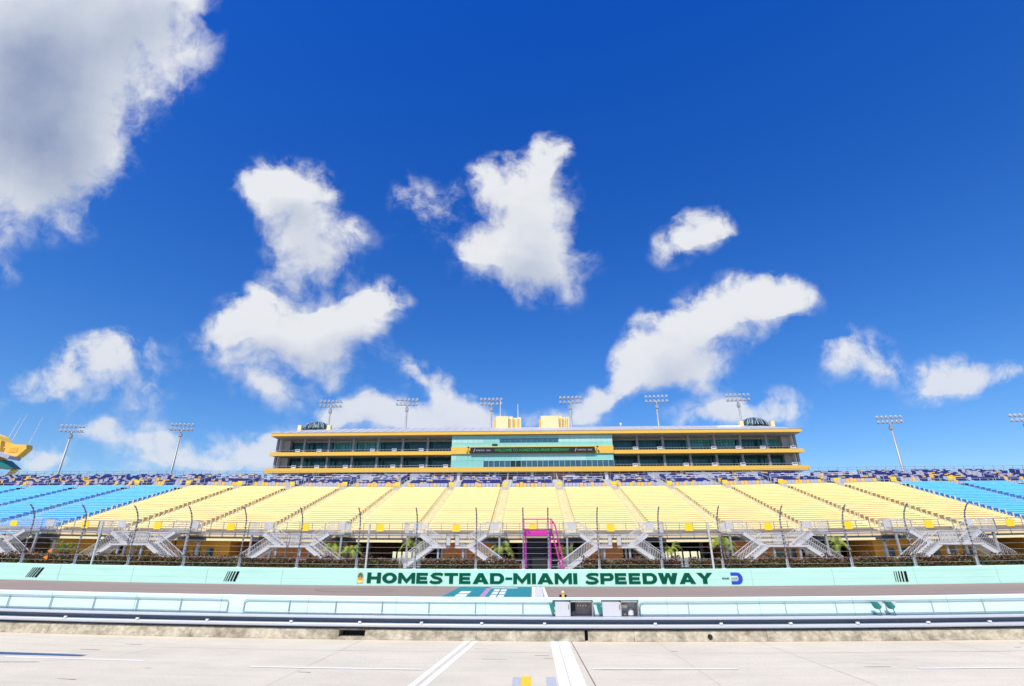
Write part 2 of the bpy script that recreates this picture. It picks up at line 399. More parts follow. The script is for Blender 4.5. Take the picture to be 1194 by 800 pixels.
M['rail_top'] = mat('pale_barrier_steel', (.56,.58,.62), .45, .2, var=.05, scale=1.2, stretch=(.3,1,2))
rail('guard_rail', .365, .485, 18.965, 'rail_top'); rail('guard_rail', .612, .69, 18.975, 'rail_top')
b = MB(); b.prism([(19.26,.31),(19.26,.70),(19.44,.70),(19.44,.31)], -120, 120, 2.5); b.build('guard_rail_web', 'rail_shade', pw, True)
for k, x in enumerate([-32.2,-29.5,-26.7,-24,-21.2,-18.5,-15.8,-13.3,-10.9,-8.05,-5.75,-3.7,-1.72,.33,3.9,6.0,8.2,10.3,12.5,14.4,16.8,19.3,22.2,25]):
    b = MB(); b.box(x-.045,x+.045,18.96,19.02,.49,.54); b.build('rail_bolt', 'lamp_white', pw, True)
M['pipe'] = mat('grey_pipe', (.44,.50,.50), .4, .4, var=.05)
for i in range(25):
    x = -35.2+i*3.05
    if .4 < x < 3.7: continue
    b = MB(); b.box(x-.006,x+.006,19.442,19.449,.7,1.225); b.build('panel_joint', 'mint_joint', pw, True)
# pipe rail frames
def hoop(x0, x1, posts, rl, rr):
    """closed pipe frame with rounded ends where rl / rr are set"""
    z0, z1, y, r = .745, 1.115, 19.41, .10
    fr = None
    def tb(pts, rr_=.017):
        b = MB(); b.tube([(x, y, z+sag(x, y)) for x, z in pts], rr_, 8); return b
    n = max(2, int((x1-x0)/1.5))
    top = [(x0+(r if rl else 0)+((x1-(r if rr else 0))-(x0+(r if rl else 0)))*i/n, z1) for i in range(n+1)]
    if rl: top = [(x0, z0), (x0, z1-r)] + [(x0+r-r*math.cos(t), z1-r+r*math.sin(t)) for t in (rad(30), rad(60))] + top
    if rr: top = top + [(x1-r+r*math.sin(t), z1-r+r*math.cos(t)) for t in (rad(30), rad(60))] + [(x1, z1-r), (x1, z0)]
    fr = tb(top).build('handrail', 'pipe', pw)
    tb([(x0+(x1-x0)*i/n, z0) for i in range(n+1)]).build('lower_pipe', 'pipe', fr)
    for x in posts:
        tb([(x, z0-.075), (x, z1)]).build('post', 'pipe', fr)
hoop(-34, -10.53, [-30.8+i*1.55 for i in range(13)], False, True)
hoop(-9.96, .62, [-8.38,-6.77,-5.17,-3.57,-1.99,-.39], True, False)
hoop(1.97, 2.25, [], False, False)
hoop(3.53, 36, [5.13,6.74,8.31,9.95,11.56,13.05,14.69]+[16.3+1.6*i for i in range(12)], True, False)

t = thing('shadow_mast', 'unseen tall mast with tapered arm added outside the left edge to cast a lane shadow', 'mast', (-17.5,13.25,0))  # unseen, added so its arm and brace throw a shadow strip on the lane
b = MB(); b.tube([(-17.5,13.25,-.02),(-17.5,13.25,3.6)], .09, 10, .07); b.build('pole', 'steel', t)
b = MB(); b.plate([(-17.5,3.05),(-13.4,3.16),(-12.75,3.2),(-13.4,3.26),(-17.5,3.45)], 13.1, 13.34); b.build('arm', 'steel', t)
b = MB(); b.tube([(-17.4,13.2,1.2),(-16.8,12.0,2.4),(-13.1,12.2,3.25)], .03, 6, .03); b.build('brace', 'steel', t)
# control cabinets set into the wall
def cabinet(name, label, x0, xm, x1, kind):
    t = thing(name, label, 'cabinet', (x0, 19.4, .7), 'control cabinets recessed in the pit wall')
    sg = sag(x0, 19.4)
    b = MB(); b.box(x0,xm-.01,19.26,19.44,.70+sg,1.12+sg); b.build('door', 'door_grey', t)
    b = MB()
    for (a, c, d, e) in ((xm-.01,xm+.02,.70,1.26),(x1-.03,x1,.70,1.26)): b.box(a,c,19.24,19.48,d+sg,min(e,1.15)+sg)
    b.box(xm-.01,x1,19.24,19.48,1.12+sg,1.15+sg)
    b.box(xm-.01,x1,19.24,19.48,.675+sg,.70+sg); b.build('frame', 'steel', t)
    b = MB(); b.box(xm+.02,x1-.03,19.56,19.595,.38+sg,1.16+sg); b.build('back_board', 'interior_brown' if kind == 0 else 'grey_wall', t)
    b = MB(); b.box(xm+.02,x1-.03,19.4,19.555,.68+sg,.71+sg); b.build('shelf', 'dark_steel', t)
    if kind == 0:
        for i in range(4):
            b = MB(); b.tube([(xm+.28+.09*i,19.52,1.0+sg),(xm+.28+.09*i,19.555,1.0+sg)], .022, 8); b.build('switch', 'white_part', t)
        b = MB(); b.box(xm+.04,xm+.19,19.42,19.555,.82+sg,1.1+sg); b.build('relay_box', 'black_matte', t)
        b = MB(); b.tube([(xm+.10,19.55,.72+sg),(xm+.16,19.6,.80+sg),(xm+.12,19.6,.86+sg)], .02, 6); b.build('cable', 'white_part', t)
    else:
        b = MB(); b.box(xm+.04,xm+.24,19.45,19.6,.93+sg,1.03+sg); b.build('junction_box', 'cream', t)
        b = MB(); b.tube([(xm+.36,19.5,.72+sg),(xm+.36,19.5,.86+sg)], .10, 12); b.tube([(xm+.36,19.5,.86+sg),(xm+.36,19.5,.93+sg)], .10, 12, .02); b.build('drum', 'white_part', t)
        b = MB(); b.tube([(xm+.55,19.6,.72+sg),(xm+.5,19.5,.92+sg),(xm+.58,19.52,1.08+sg)], .02, 6); b.tube([(xm+.62,19.6,.72+sg),(xm+.60,19.6,1.0+sg),(xm+.52,19.6,1.1+sg)], .015, 6); b.build('cable', 'ochre', t)
        b = MB(); b.box(xm+.05,xm+.2,19.48,19.62,.72+sg,.82+sg); b.build('battery', 'interior_brown', t)
    b = MB(); b.box(xm-.05,xm-.035,19.245,19.26,.9+sg,1.05+sg); b.build('handle', 'dark_steel', t)
cabinet('control_cabinet', 'grey pit wall cabinet with open brown switchboard, the narrower one nearest the finish line', .70, 1.19, 1.95, 0)
cabinet('control_cabinet', 'grey pit wall cabinet with white drum and cables inside, right of the switchboard one', 2.27, 2.87, 3.46, 1)

# teal hooded signal lamps clipped to the wall face
def signal_lamp(x, label, w=.14):
    t = thing('signal_lamp', label, 'signal lamp', (x,19.3,.72+sag(x,19.3)), 'teal signal lamps on the pit wall')
    sg = sag(x,19.3)
    b = MB(); b.tube([(x+.14,19.22,.70+sg),(x+.08,19.2,.95+sg)], .014, 6); b.build('post', 'teal_metal', t)
    b = MB(); b.add([(x-w,19.05,1.1+sg),(x-.01,19.05,1.1+sg),(x+.10,19.05,.96+sg),(x+.02,19.05,.88+sg),(x-.03,19.05,.90+sg),
                     (x-w,19.26,1.1+sg),(x-.01,19.26,1.1+sg),(x+.10,19.26,.96+sg),(x+.02,19.26,.88+sg),(x-.03,19.26,.90+sg)],
                    [(0,4,3,2,1),(5,6,7,8,9),(0,1,6,5),(1,2,7,6),(2,3,8,7),(3,4,9,8),(4,0,5,9)]); b.build('hood', 'teal_metal', t)
    b = MB(); b.box(x-.0,x+.17,19.1,19.2,.98+sg,1.09+sg); b.build('lens', 'steel_pale', t)
signal_lamp(11.12, 'teal hooded lamp on the right of the pit wall, left one of the pair')
signal_lamp(11.55, 'teal hooded lamp on the right of the pit wall, beside the rail post')
def wedge(x, label):
    sg = sag(x,19.3)
    b = MB(); b.plate([(x-.10,1.06+sg),(x+.06,1.06+sg),(x+.06,.76+sg),(x,.76+sg)], 19.28, 19.38)  # teal solid stands in for a small sign shadow on the wall
    tag(b.build('wedge_shadow', 'teal_metal', origin=(x,19.3,.76+sg)), label, 'painted shadow')
wedge(.60, 'small teal shadow wedge on mint pit wall left of the switchboard cabinet')
wedge(2.17, 'small teal shadow wedge on mint pit wall between the two open cabinets')

# post with yellow and black bands standing on the track edge
t = thing('marker_post', 'short yellow and black banded post behind the pit wall beside finish line', 'post', (1.52,30,-.15))
b = MB(); b.box(1.47,1.57,29.95,30.05,-.15,.80); b.build('pole', 'sign_yellow', t)
b = MB(); b.box(1.33,1.44,29.95,30.05,-.15,.70); b.box(1.60,1.70,29.95,30.05,-.15,.70); b.build('side_board', 'black', t)
b = MB(); b.tube([(1.52,30,.80),(1.52,30,.88)], .09, 10, .05); b.build('cap', 'cream', t)

# ================================================================== OUTER WALL
ow = thing('track_wall', 'pale mint outer track wall carrying the green speedway lettering', 'wall', (0,44,.4))
b = MB(); b.prism([(43.95,.1),(43.95,1.60),(43.99,1.63),(44.85,1.63),(44.9,1.6),(44.9,.1)], -120, 120, 2.5); b.build('barrier', 'mint', ow, True)
b = MB()
for z in (.90,1.38): b.prism([(43.942,z-.008),(43.942,z+.008),(43.96,z+.012),(43.96,z-.012)], -120, 120, 2.5)
b.build('tube_seam', 'mint', ow, True)
for i in range(30):
    x = -87+i*6.1; b = MB(); b.box(x-.012,x+.012,43.94,43.949,.45,1.6); b.build('panel_joint', 'mint_joint', ow, True)
# lettering: extended bold capitals, each letter a part
LW, LH = .98, .76
def stroke(b, pts, t, y, close=False):
    """thick poly-line in the wall plane; t = (horizontal, vertical) half widths"""
    n = len(pts); vs = []; fs = []
    for i, (x, z) in enumerate(pts):
        a = pts[i-1] if (i or close) else pts[0]; c = pts[(i+1) % n] if (i < n-1 or close) else pts[-1]
        dx, dz = c[0]-a[0], c[1]-a[1]; L = math.hypot(dx, dz) or 1; nx, nz = -dz/L*t[0], dx/L*t[1]
        vs += [(x-nx, y, z-nz), (x+nx, y, z+nz)]
    for i in range(n if close else n-1): j = (i+1) % n; fs.append((2*i, 2*j, 2*j+1, 2*i+1))
    b.add(vs, fs)
def rect(b, x0, x1, z0, z1, y): b.add([(x0,y,z0),(x1,y,z0),(x1,y,z1),(x0,y,z1)], [(0,1,2,3)])
def quad(b, p, y): b.add([(x, y, z) for x, z in p], [tuple(range(len(p)))])
def glyph(ch, x, z, w, h, y):
    b = MB(); T = .285*w/.98; V = .195*h/.76; g = lambda u, v: (x+u*w, z+v*h)
    e = [0]
    def yy(): e[0] += 1; return y-.0012*e[0]
    tw = T/w; tv = V/h
    R = lambda u0, u1, v0, v1: rect(b, x+u0*w, x+u1*w, z+v0*h, z+v1*h, yy())
    Q = lambda *p: quad(b, [g(*q) for q in p], yy())
    if ch == 'H': R(0,tw,0,1); R(1-tw,1,0,1); R(tw,1-tw,.5-tv/2,.5+tv/2)
    elif ch == 'E': R(0,tw,0,1); R(tw,.92,1-tv,1); R(tw,.92,0,tv); R(tw,.86,.5-tv/2,.5+tv/2)
    elif ch == 'T': R(0,1,1-tv,1); R(.5-tw/2,.5+tw/2,0,1-tv)
    elif ch == 'I': R(.0,1,0,1)
    elif ch == '-': R(0,1,.38,.60)
    elif ch == 'M': R(0,tw*.72,0,1); R(1-tw*.72,1,0,1); Q((tw*.70,1),(tw*.70,.52),(.5,.0),(.5,.42)); Q((1-tw*.70,1),(.5,.42),(.5,.0),(1-tw*.70,.52))
    elif ch == 'A': Q((0,0),(tw*1.05,0),(.63,1),(.36,1)); Q((1,0),(1-tw*1.05,0),(.40,1),(.64,1)); R(.25,.75,.17,.17+tv*.85)
    elif ch == 'W': Q((0,1),(tw*.9,1),(.40,0),(.17,0)); Q((.17,0),(.39,0),(.56,1),(.41,1)); Q((.44,1),(.59,1),(.83,0),(.61,0)); Q((.60,0),(.83,0),(1,1),(1-tw*.9,1))
    elif ch == 'Y': Q((0,1),(tw*1.15,1),(.63,.42),(.37,.42)); Q((1,1),(1-tw*1.15,1),(.37,.42),(.63,.42)); R(.5-tw/2,.5+tw/2,0,.43)
    elif ch == 'P': R(0,tw,0,1); stroke(b, [g(tw*.9,1-tv/2), g(.70,1-tv/2)]+[g(*p) for p in arc(.70,.66,.17,80,-80,8,.245)]+[g(.70,.415), g(tw*.9,.415)], (T/2,V/2*.98), yy())
    elif ch == 'D': R(0,tw,0,1); stroke(b, [g(tw*.9,1-tv/2), g(.60,1-tv/2)]+[g(*p) for p in arc(.56,.5,.30,75,-75,10,.375)]+[g(.60,tv/2), g(tw*.9,tv/2)], (T/2,V/2), yy())
    elif ch == 'O': stroke(b, [g(*p) for p in arc(.5,.5,.5-tw/2,0,345,23,.5-tv/2)], (T/2,V/2), yy(), True)
    elif ch == 'S':
        P = [(.95,.80),(.80,.90),(.55,.905),(.30,.88),(.16,.74),(.28,.60),(.55,.52),(.78,.43),(.86,.27),(.72,.13),(.45,.095),(.20,.12),(.04,.24)]
        stroke(b, [g(*p) for p in P], (T*.46,V*.5), yy())
    return b
txt = 'HOMESTEAD-MIAMI SPEEDWAY'
wid = {'H':1.05,'O':1.12,'M':1.28,'E':.92,'S':1.0,'T':1.02,'A':1.2,'D':1.06,'-':.5,'I':.30,'P':.98,'W':1.42,'Y':1.15,' ':.42}
gap = .09; tot = sum(wid[c] for c in txt)+gap*(len(txt)-1); X0, X1 = -13.08, 13.72; k = (X1-X0)/tot; x = X0
for ch in txt:
    w = wid[ch]*k
    if ch != ' ': glyph(ch, x, .60, w, .765, 43.925).build('letter', 'green', ow, True)
    x += w+gap*k
# bar emblems
def bars(x, z, slant):
    b = MB(); xx = x
    for i, w in enumerate((.05,.07,.10,.13,.20)):
        b.add([(xx,43.925,z),(xx+w,43.925,z),(xx+w+slant,43.925,z+.72),(xx+slant,43.925,z+.72)], [(0,1,2,3)]); xx += w+.10
    b.build('bar_emblem', 'black', ow, True)
bars(-40.9,.64,.42); bars(-24.55,.62,.22); bars(27.35,.62,.02)
# arch emblem left of the letters
def fan(pts, y, m, name='emblem', par=None):
    b = MB(); quad(b, pts, y); return b.build(name, m, par or ow, True)
ax = -13.62
em = fan([(ax-.24,.60),(ax+.24,.60),(ax+.24,1.12)]+arc(ax,1.12,.24,12,168,8,.28)+[(ax-.24,1.12)], 43.925, 'gold')
fan([(ax-.19,.98),(ax+.19,.98)]+arc(ax,1.10,.19,0,180,8,.24), 43.922, 'teal_metal', 'sky_field')
fan([(ax-.16,.84),(ax+.16,.84),(ax,1.12)], 43.919, 'orange', 'roof_field')
fan([(ax-.19,.63),(ax+.19,.63),(ax+.19,.80),(ax-.19,.80)], 43.919, 'bench', 'sand_field')
# blue D emblem with the small county name
def text(s, x, z, h, y, m, par, name='lettering', sx=1, al='LEFT'):
    cu = bpy.data.curves.new(name, 'FONT'); cu.body = s; cu.size = h*1.35; cu.align_x = al; cu.extrude = .002; cu.offset = h*.02
    cu.materials.append(M[m]); tmp = bpy.data.objects.new('text', cu); C.objects.link(tmp); bpy.context.view_layer.update()
    me = bpy.data.meshes.new_from_object(tmp.evaluated_get(bpy.context.evaluated_depsgraph_get())); bpy.data.objects.remove(tmp)
    o = bpy.data.objects.new(name, me); C.objects.link(o)
    o.rotation_euler = (PI/2,0,0); o.parent = par
    org = Vector(par['_o']); o.location = Vector((x, y, z)) - org; o.scale = (sx,1,1); return o
sg = sag(15.3,44)
b = MB(); stroke(b, [(15.1,1.27),(15.55,1.27)]+arc(15.58,.96,.24,75,-75,8,.31)+[(15.55,.66),(15.1,.66)], (.16,.11), 43.925); b.build('emblem', 'blue', ow, True)
b = MB(); b.add([(15.08,43.92,.86),(15.62,43.92,.86),(15.62,43.92,1.06),(15.08,43.92,1.06)], [(0,1,2,3)]); b.build('emblem_field', 'white_part', ow, True)
text('MIAMI', 14.42, .90+sg, .13, 43.92, 'green', ow, sx=1.15); text('DADE', 15.12, .90+sg, .13, 43.915, 'black', ow, sx=1.0)

# ================================================================== CATCH FENCE
cf = thing('catch_fence', 'tall catch fence of curved steel posts and cables on the outer wall', 'fence', (0,44.3,1.6))
def fpath(x, y=44.35, top=6.25):
    pts = [(x,y,1.6),(x,y,3.2),(x,y,4.7)]
    for a in (15,30,45,58): pts.append((x, y-1.9*(1-math.cos(rad(a))), 4.75+1.75*math.sin(rad(a))*1.0))
    return pts
FX = [-65.6,-60.9,-56.2,-51.5,-46.8,-42.15,-37.6,-33.1,-28.45,-23.8,-19.05,-14.2,-9.48,-4.59,-.80,1.22,5.19,10.09,14.81,19.78,24.7,29.5,34.2,38.9,43.6,48.3,53,57.7]
for x in FX:
    b = MB(); P = [(p[0],p[1],p[2]+sag(x,44)) for p in fpath(x)]; b.tube(P, .055, 6, .045)
    o = b.build('post', 'grey_steel', cf)
    b = MB(); b.box(x-.13,x+.13,44.25,44.55,1.61+sag(x,44),1.68+sag(x,44)); b.beam((x,44.42,1.66+sag(x,44)),(x,44.42,2.3+sag(x,44)),.16,.10)
    b.build('base_shoe', 'steel_pale', o)
    b = MB()
    for i in range(13):
        z = 2.5+i*.30; b.box(x-.075,x+.075,44.28,44.42,z+sag(x,44),z+.04+sag(x,44)) if z < 4.7 else None
    for a in range(6, 60, 9): 
        y = 44.35-1.9*(1-math.cos(rad(a))); z = 4.75+1.75*math.sin(rad(a))+sag(x,44); b.box(x-.065,x+.065,y-.06,y+.04,z-.02,z+.02)
    b.build('cable_clamp', 'dark_steel', o)
cab = [(44.30, 1.95+.42*i) for i in range(7)] + [(44.30-1.9*(1-math.cos(rad(a))), 4.75+1.75*math.sin(rad(a))) for a in (8,22,36,48,58)]
for y, z in cab:
    b = MB(); b.tube([(-68+2*i, y, z+sag(-68+2*i,44)) for i in range(64)], .0055, 4); b.build('cable', 'steel_pale', cf)
# fence gate posts
gp = [(-36.6,5.0),(-13.6,5.05),(14.25,5.0),(15.2,4.4)][:3]+[(39.6,5.3)]
for i, (x, zt) in enumerate(gp):
    b = MB(); sg = sag(x,45); b.tube([(x,45.0,1.4+sg),(x,45.0,zt+sg)], .085, 8)
    o = b.build('gate_post', 'steel_pale', origin=(x,45,1.4+sg))
    tag(o, ['thick plain pale post behind the fence, leftmost, by orange pennants','thick plain pale post behind the fence above the H of the lettering',
            'thick plain pale post behind the fence above the last letter Y','thick plain pale post behind the fence near the right edge'][i], 'post', 'plain posts behind the catch fence')
# orange pennants
for x, z, l in ((-39.75,3.0,'upper of two orange triangular pennants on the fence at left'),(-39.95,2.5,'lower of two orange triangular pennants on the fence at left')):
    b = MB(); b.plate([(x-.22,z),(x+.16,z+.20),(x+.14,z-.16)], 44.16, 44.18); b.plate([(x-.05,z+.0),(x+.2,z-.12),(x+.2,z+.02)],44.13,44.155)
    tag(b.build('pennant', 'orange', origin=(x,44.18,z)), l, 'pennant', 'orange pennants')
# post-and-rail guard behind the hedge
gr = thing('walkway_railing', 'low grey pipe railing along the concourse behind the hedge', 'railing', (0,48.3,1.0))
for z in (1.75,2.25):
    b = MB(); b.tube([(-62+4*i,48.3,z+sag(-62+4*i,48.3)) for i in range(32)], .028, 6); b.build('rail', 'steel', gr)
for i in range(50):
    x = -61+i*2.5; b = MB(); sg = sag(x,48.3); b.tube([(x,48.3,1.0+sg),(x,48.3,2.3+sg)], .03, 6); b.build('post', 'steel', gr)

# ================================================================== HEDGES
def hedge(x0, x1, label, seed):
    rnd = random.Random(seed); t = thing('hedge', label, 'hedge', ((x0+x1)/2,46,1.4+sag((x0+x1)/2,46)), 'clipped reddish hedges behind the track wall')
    def leaves(n, zl, zh):
        b = MB()
        for i in range(n):
            x = rnd.uniform(x0, x1)
            top = 2.40+.12*math.sin(x*1.7)+.10*math.sin(x*4.1+seed)+.07*math.sin(x*9.7)
            z = zl + (min(zh, top)-zl)*rnd.random()**.7 + (rnd.uniform(0,.22) if rnd.random() < .12 else 0)
            y = rnd.uniform(45.55, 46.6); s_ = rnd.uniform(.05,.13)
            if rnd.random() < .5: y = 45.5+rnd.random()*.25
            u = Vector((rnd.uniform(-1,1), rnd.uniform(-1,.3), rnd.uniform(-.6,1))).normalized(); v = u.cross(Vector((rnd.uniform(-1,1),rnd.uniform(-1,1),1))).normalized()
            c = Vector((x,y,z)); b.add([c-u*s_, c+v*s_*.6, c+u*s_, c-v*s_*.6], [(0,1,2,3)])
        return b
    n = int((x1-x0)*300)
    b = MB(); xx = x0+.1
    while xx < x1-.1:
        b.box(xx,xx+.62,45.72,46.45,1.45,2.12+.1*math.sin(xx*1.7)+.06*math.sin(xx*4.1+seed)); xx += .6
    b.build('inner_growth', 'hedge', t, True)
    leaves(n, 1.6, 9).build('foliage', 'hedge', t, True)
    leaves(int(n*.45), 1.5, 2.1).build('low_foliage', 'hedge_green', t, True)
    b = MB()
    for i in range(int((x1-x0)/.5)): x = x0+.25+i*.5; b.tube([(x,46.1,1.42),(x+rnd.uniform(-.1,.1),46.1,2.3)], .025, 4)
    b.build('stem', 'trunk', t, True)
hedge(-62,-28,'reddish brown hedge at far left below the blue seats',1)
hedge(-27.8,-11.2,'reddish brown hedge left of the lettering, ending at the wire gate',2)
hedge(-9.3,-1.2,'reddish hedge above the middle of HOMESTEAD, left of pink stand',3)
hedge(4.0,11.9,'reddish hedge right of the pink stand',4)
hedge(12.6,29,'reddish brown hedge right of the lettering',5)
hedge(29.4,58,'reddish brown hedge at far right',6)

# ================================================================== PINK FLAG STAND
fs_ = thing('flag_stand', 'magenta starter stand with round cornered railing and steps, above the finish line', 'flag stand', (.4,45.4,1.5))
b = MB(); z0, z1 = 4.16, 4.55
pl = [(-.72,44.75),(1.45,44.75),(1.58,44.9),(1.58,45.9),(-.85,45.9),(-.85,44.9)]
b.slab(pl, z0, z1); b.slab([(x*1.03-.01,y-.03 if y < 45 else y) for x, y in pl], z1+.004, z1+.09); b.build('platform', 'pink', fs_)
b = MB()
loop = [(-.85,45.9),(-.85,44.95),(-.72,44.75),(1.45,44.75),(1.58,44.95),(1.58,45.9)]
b.tube([(x,y,5.42) for x,y in loop], .035, 6); b.tube([(x,y,5.10) for x,y in loop], .022, 6)
for x, y in loop+[(.36,44.75)]: b.tube([(x,y,4.6),(x,y,5.42)], .028, 6)
b.build('basket_rail', 'pink', fs_)
for x, y in ((-.62,45.0),(1.38,45.0),(-.62,45.8),(1.38,45.8)):
    b = MB(); b.beam((x,y,1.42),(x,y,4.16),.16); b.build('leg', 'pink', fs_)
b = MB(); b.box(-.52,1.28,45.85,45.9,1.45,4.0); b.build('back_panel', 'black_matte', fs_)
for y in (45.1,45.75):
    b = MB(); b.tube([(1.62,y,5.3),(1.85,y,4.9),(2.35,y,2.5),(2.45,y,1.6)], .045, 6); b.tube([(1.60,y,4.3),(2.25,y,1.6)], .05, 6); b.build('stair_rail', 'pink', fs_)
b = MB()
for i in range(9): z = 1.8+i*.27; x = 2.22-.073*i; b.box(x-.12,x+.12,45.12,45.73,z,z+.03)
b.build('step', 'pink', fs_)
b = MB(); b.box(-.50,1.26,44.98,45.02,4.0,4.1); b.build('light_strip', 'cream', fs_)

# ================================================================== GRANDSTAND
AS = 7.6; YF, ZF, NR, TR, RS = 54.0, 4.55, 26, .77, .256
YT = YF+NR*TR; ZT = ZF+NR*RS
gs = thing('grandstand', 'huge grandstand with yellow centre benches, blue end benches and speckled upper chairs', 'grandstand', (0,54,1))
AIS = [3.8+AS*k for k in range(0, 12)]; AIS = sorted([-a for a in AIS]+AIS)
AH = .62
secs = [(-95, AIS[0]-AH)] + [(a+AH, c-AH) for a, c in zip(AIS[:-1], AIS[1:])] + [(AIS[-1]+AH, 95)]
BX = 3.8+6*AS
def blue(x0, x1): return (x0+x1)/2 < -BX or (x0+x1)/2 > BX
# stepped seating banks
for (x0, x1) in secs:
    prof = []
    for i in range(NR): prof += [(YF+i*TR, ZF+i*RS), (YF+(i+1)*TR, ZF+i*RS)]
    prof += [(YT, ZT), (YT+.01, ZT)]
    # solid: stepped top, raked soffit
    n = max(1, int((x1-x0)/3.5)); k = len(prof)
    b = MB(); vs = []; fs = []
    for s_ in range(n+1):
        x = x0+(x1-x0)*s_/n
        for y, z in prof: vs.append((x,y,z))
        vs.append((x,YT,ZT-.5)); vs.append((x,YF,ZF-.32))
    K = k+2
    for s_ in range(n):
        for j in range(K): l = (j+1) % K; fs.append((s_*K+j, (s_+1)*K+j, (s_+1)*K+l, s_*K+l))
    for s_ in (0, n):
        for i in range(NR):
            a = s_*K+2*i; fs.append((a, a+1, s_*K+K-2 if i > NR//2 else s_*K+K-1))
    b.add(vs, fs); b.build('seating_bank', 'riser_blue' if blue(x0,x1) else 'riser', gs, True)
# bench rows
for zone in ('blue_left','yellow','blue_right'):
    zs = [s_ for s_ in secs if (zone == 'yellow' and not blue(*s_)) or (zone == 'blue_left' and blue(*s_) and s_[0] < 0) or (zone == 'blue_right' and blue(*s_) and s_[0] > 0)]
    for i in range(NR):
        b = MB(); y = YF+i*TR+.33; z = ZF+i*RS
        for x0, x1 in zs:
            b.prism([(y,z+.40),(y-.015,z+.43),(y,z+.46),(y+.20,z+.46),(y+.225,z+.575),(y+.25,z+.58),(y+.25,z+.41)], x0+.04, x1-.04, 3.5)
        b.build('bench_row', 'bench' if zone == 'yellow' else 'bench_blue', gs, True)
# aisle stairs
for a in AIS:
    b = MB(); b.cur = 0
    isb = abs(a) > BX+1
    for i in range(NR*2):
        y = YF+i*TR/2; z = ZF+i*RS/2; b.box(a-AH+.01,a+AH-.01,y,y+TR/2+.02,z-.28,z+.02)
    b.cur = 1
    for i in range(NR):
        y = YF+i*TR; z = ZF+i*RS
        for sx in (-1, 1): b.box(a+sx*.52-.05,a+sx*.52+.05,y+.3,y+.36,z+.05,z+.54)
        b.box(a-.03,a+.03,y+.5,y+.55,z+.1,z+.9) if i % 4 == 1 else None
    b.build('aisle_stair', ['aisle' if not isb else 'concrete_pale','aisle_edge' if not isb else 'steel'], gs, True)
# front edge beam, fascia, soffit strips
b = MB(); b.box(-95,95,YF-.05,YF-.002,ZF-.06,ZF+.10,3); b.build('edge_strip', 'concrete_pale', gs, True)
b = MB(); b.box(-95,95,YF+.02,YF+.5,ZF-.62,ZF-.33,3); b.build('front_girder', 'dark_steel', gs, True)
b = MB(); b.box(-95,95,YF+.52,YF+.6,ZF-.72,ZF-.5,3); b.build('front_channel', 'steel', gs, True)
# front railing with posts and signs
b = MB()
for z in (ZF+1.08, ZF+.16): b.tube([(-93+3*i,YF-.10,z+sag(-93+3*i,YF)) for i in range(63)], .022, 5)
b.build('front_rail', 'steel', gs)
for i in range(79):
    x = -50.7+i*1.3; b = MB(); b.beam((x,YF-.10,ZF-.3+sag(x,YF)),(x,YF-.10,ZF+1.1+sag(x,YF)),.05,.05); b.build('front_rail_post', 'grey_steel', gs)
b = MB()
for j in range(1, 7):
    z = ZF+.16+j*.131; b.tube([(-93+3*i,YF-.10,z+sag(-93+3*i,YF)) for i in range(63)], .007, 4)
b.build('rail_wire', 'steel_pale', gs)
for i in range(-7, 8):
    x = i*AS; b = MB(); b.box(x-.36,x+.36,YF-.18,YF-.14,ZF+.28,ZF+.95)
    b.build('section_sign', 'sign_yellow', gs, True)
for a in AIS:
    if abs(a) < 60:
        b = MB(); b.box(a-.36,a+.36,YT+.1,YT+.14,ZT+.45,ZT+1.05); b.build('section_sign', 'sign_yellow', gs, True)
        b = MB(); b.box(a-.42,a+.42,YF-.16,YF-.13,ZF+.42,ZF+1.05); 
        b.build('landing_screen', 'steel_pale', gs, True)
# raking beams and columns below
for k, a in enumerate(AIS):
    if abs(a) > 62: continue
    sg = sag(a,54)
    b = MB(); b.beam((a,YF+.6,ZF-.65+sg),(a,YT,ZT-.75+sg),.3,.5); b.build('raker_beam', 'grey_steel', gs)
    for y, dz in ((55.2,-.5),(63.5,2.3)):
        b = MB(); b.beam((a,y,1.0),(a,y,ZF+dz-.2+sg),.26 if y < 60 else .34); b.build('column', 'steel_pale' if y < 60 else 'concrete', gs)
for i in range(-8, 9):
    x = i*AS
    b = MB(); b.box(x-2.3,x+2.3,YF-.12,YF+.01,ZF-.72,ZF-.50,2); b.build('soffit_board', 'cream', gs, True)
b = MB(); b.box(-95,95,63,63.4,5.2,5.8,3); b.box(-95,95,59,59.2,4.6,4.9,3); b.build('cross_girder', 'grey_steel', gs, True)
# walkway and upper deck
b = MB(); b.box(-95,95,YT,YT+1.5,ZT-.3,ZT+.02,3); b.build('walkway', 'concrete_pale', gs, True)
b = MB(); b.box(-95,95,YT+1.5,YT+1.8,ZT-.2,ZT+.55,3); b.build('walkway_wall', 'concrete_pale', gs, True)
b = MB()
for z in (ZT+.55, ZT+1.0): b.tube([(-93+3*i,YT+.05,z-.3+sag(-93+3*i,YT)) for i in range(63)], .02, 4)
for i in range(110): x = -94+i*1.72; b.beam((x,YT+.05,ZT+sag(x,YT)),(x,YT+.05,ZT+.72+sag(x,YT)),.045)
b.build('walkway_rail', 'steel_pale', gs)
UY, UZ, UN, UT, UR = YT+1.8, ZT+.30, 9, .85, .262
AU = .75
prof = []
for i in range(UN): prof += [(UY+i*UT, UZ+i*UR), (UY+(i+1)*UT, UZ+i*UR)]
b = MB(); b.prism([(UY,UZ-.6)]+prof+[(UY+UN*UT,UZ-.6)], -95, 95, 4); b.build('upper_deck', 'concrete', gs, True)
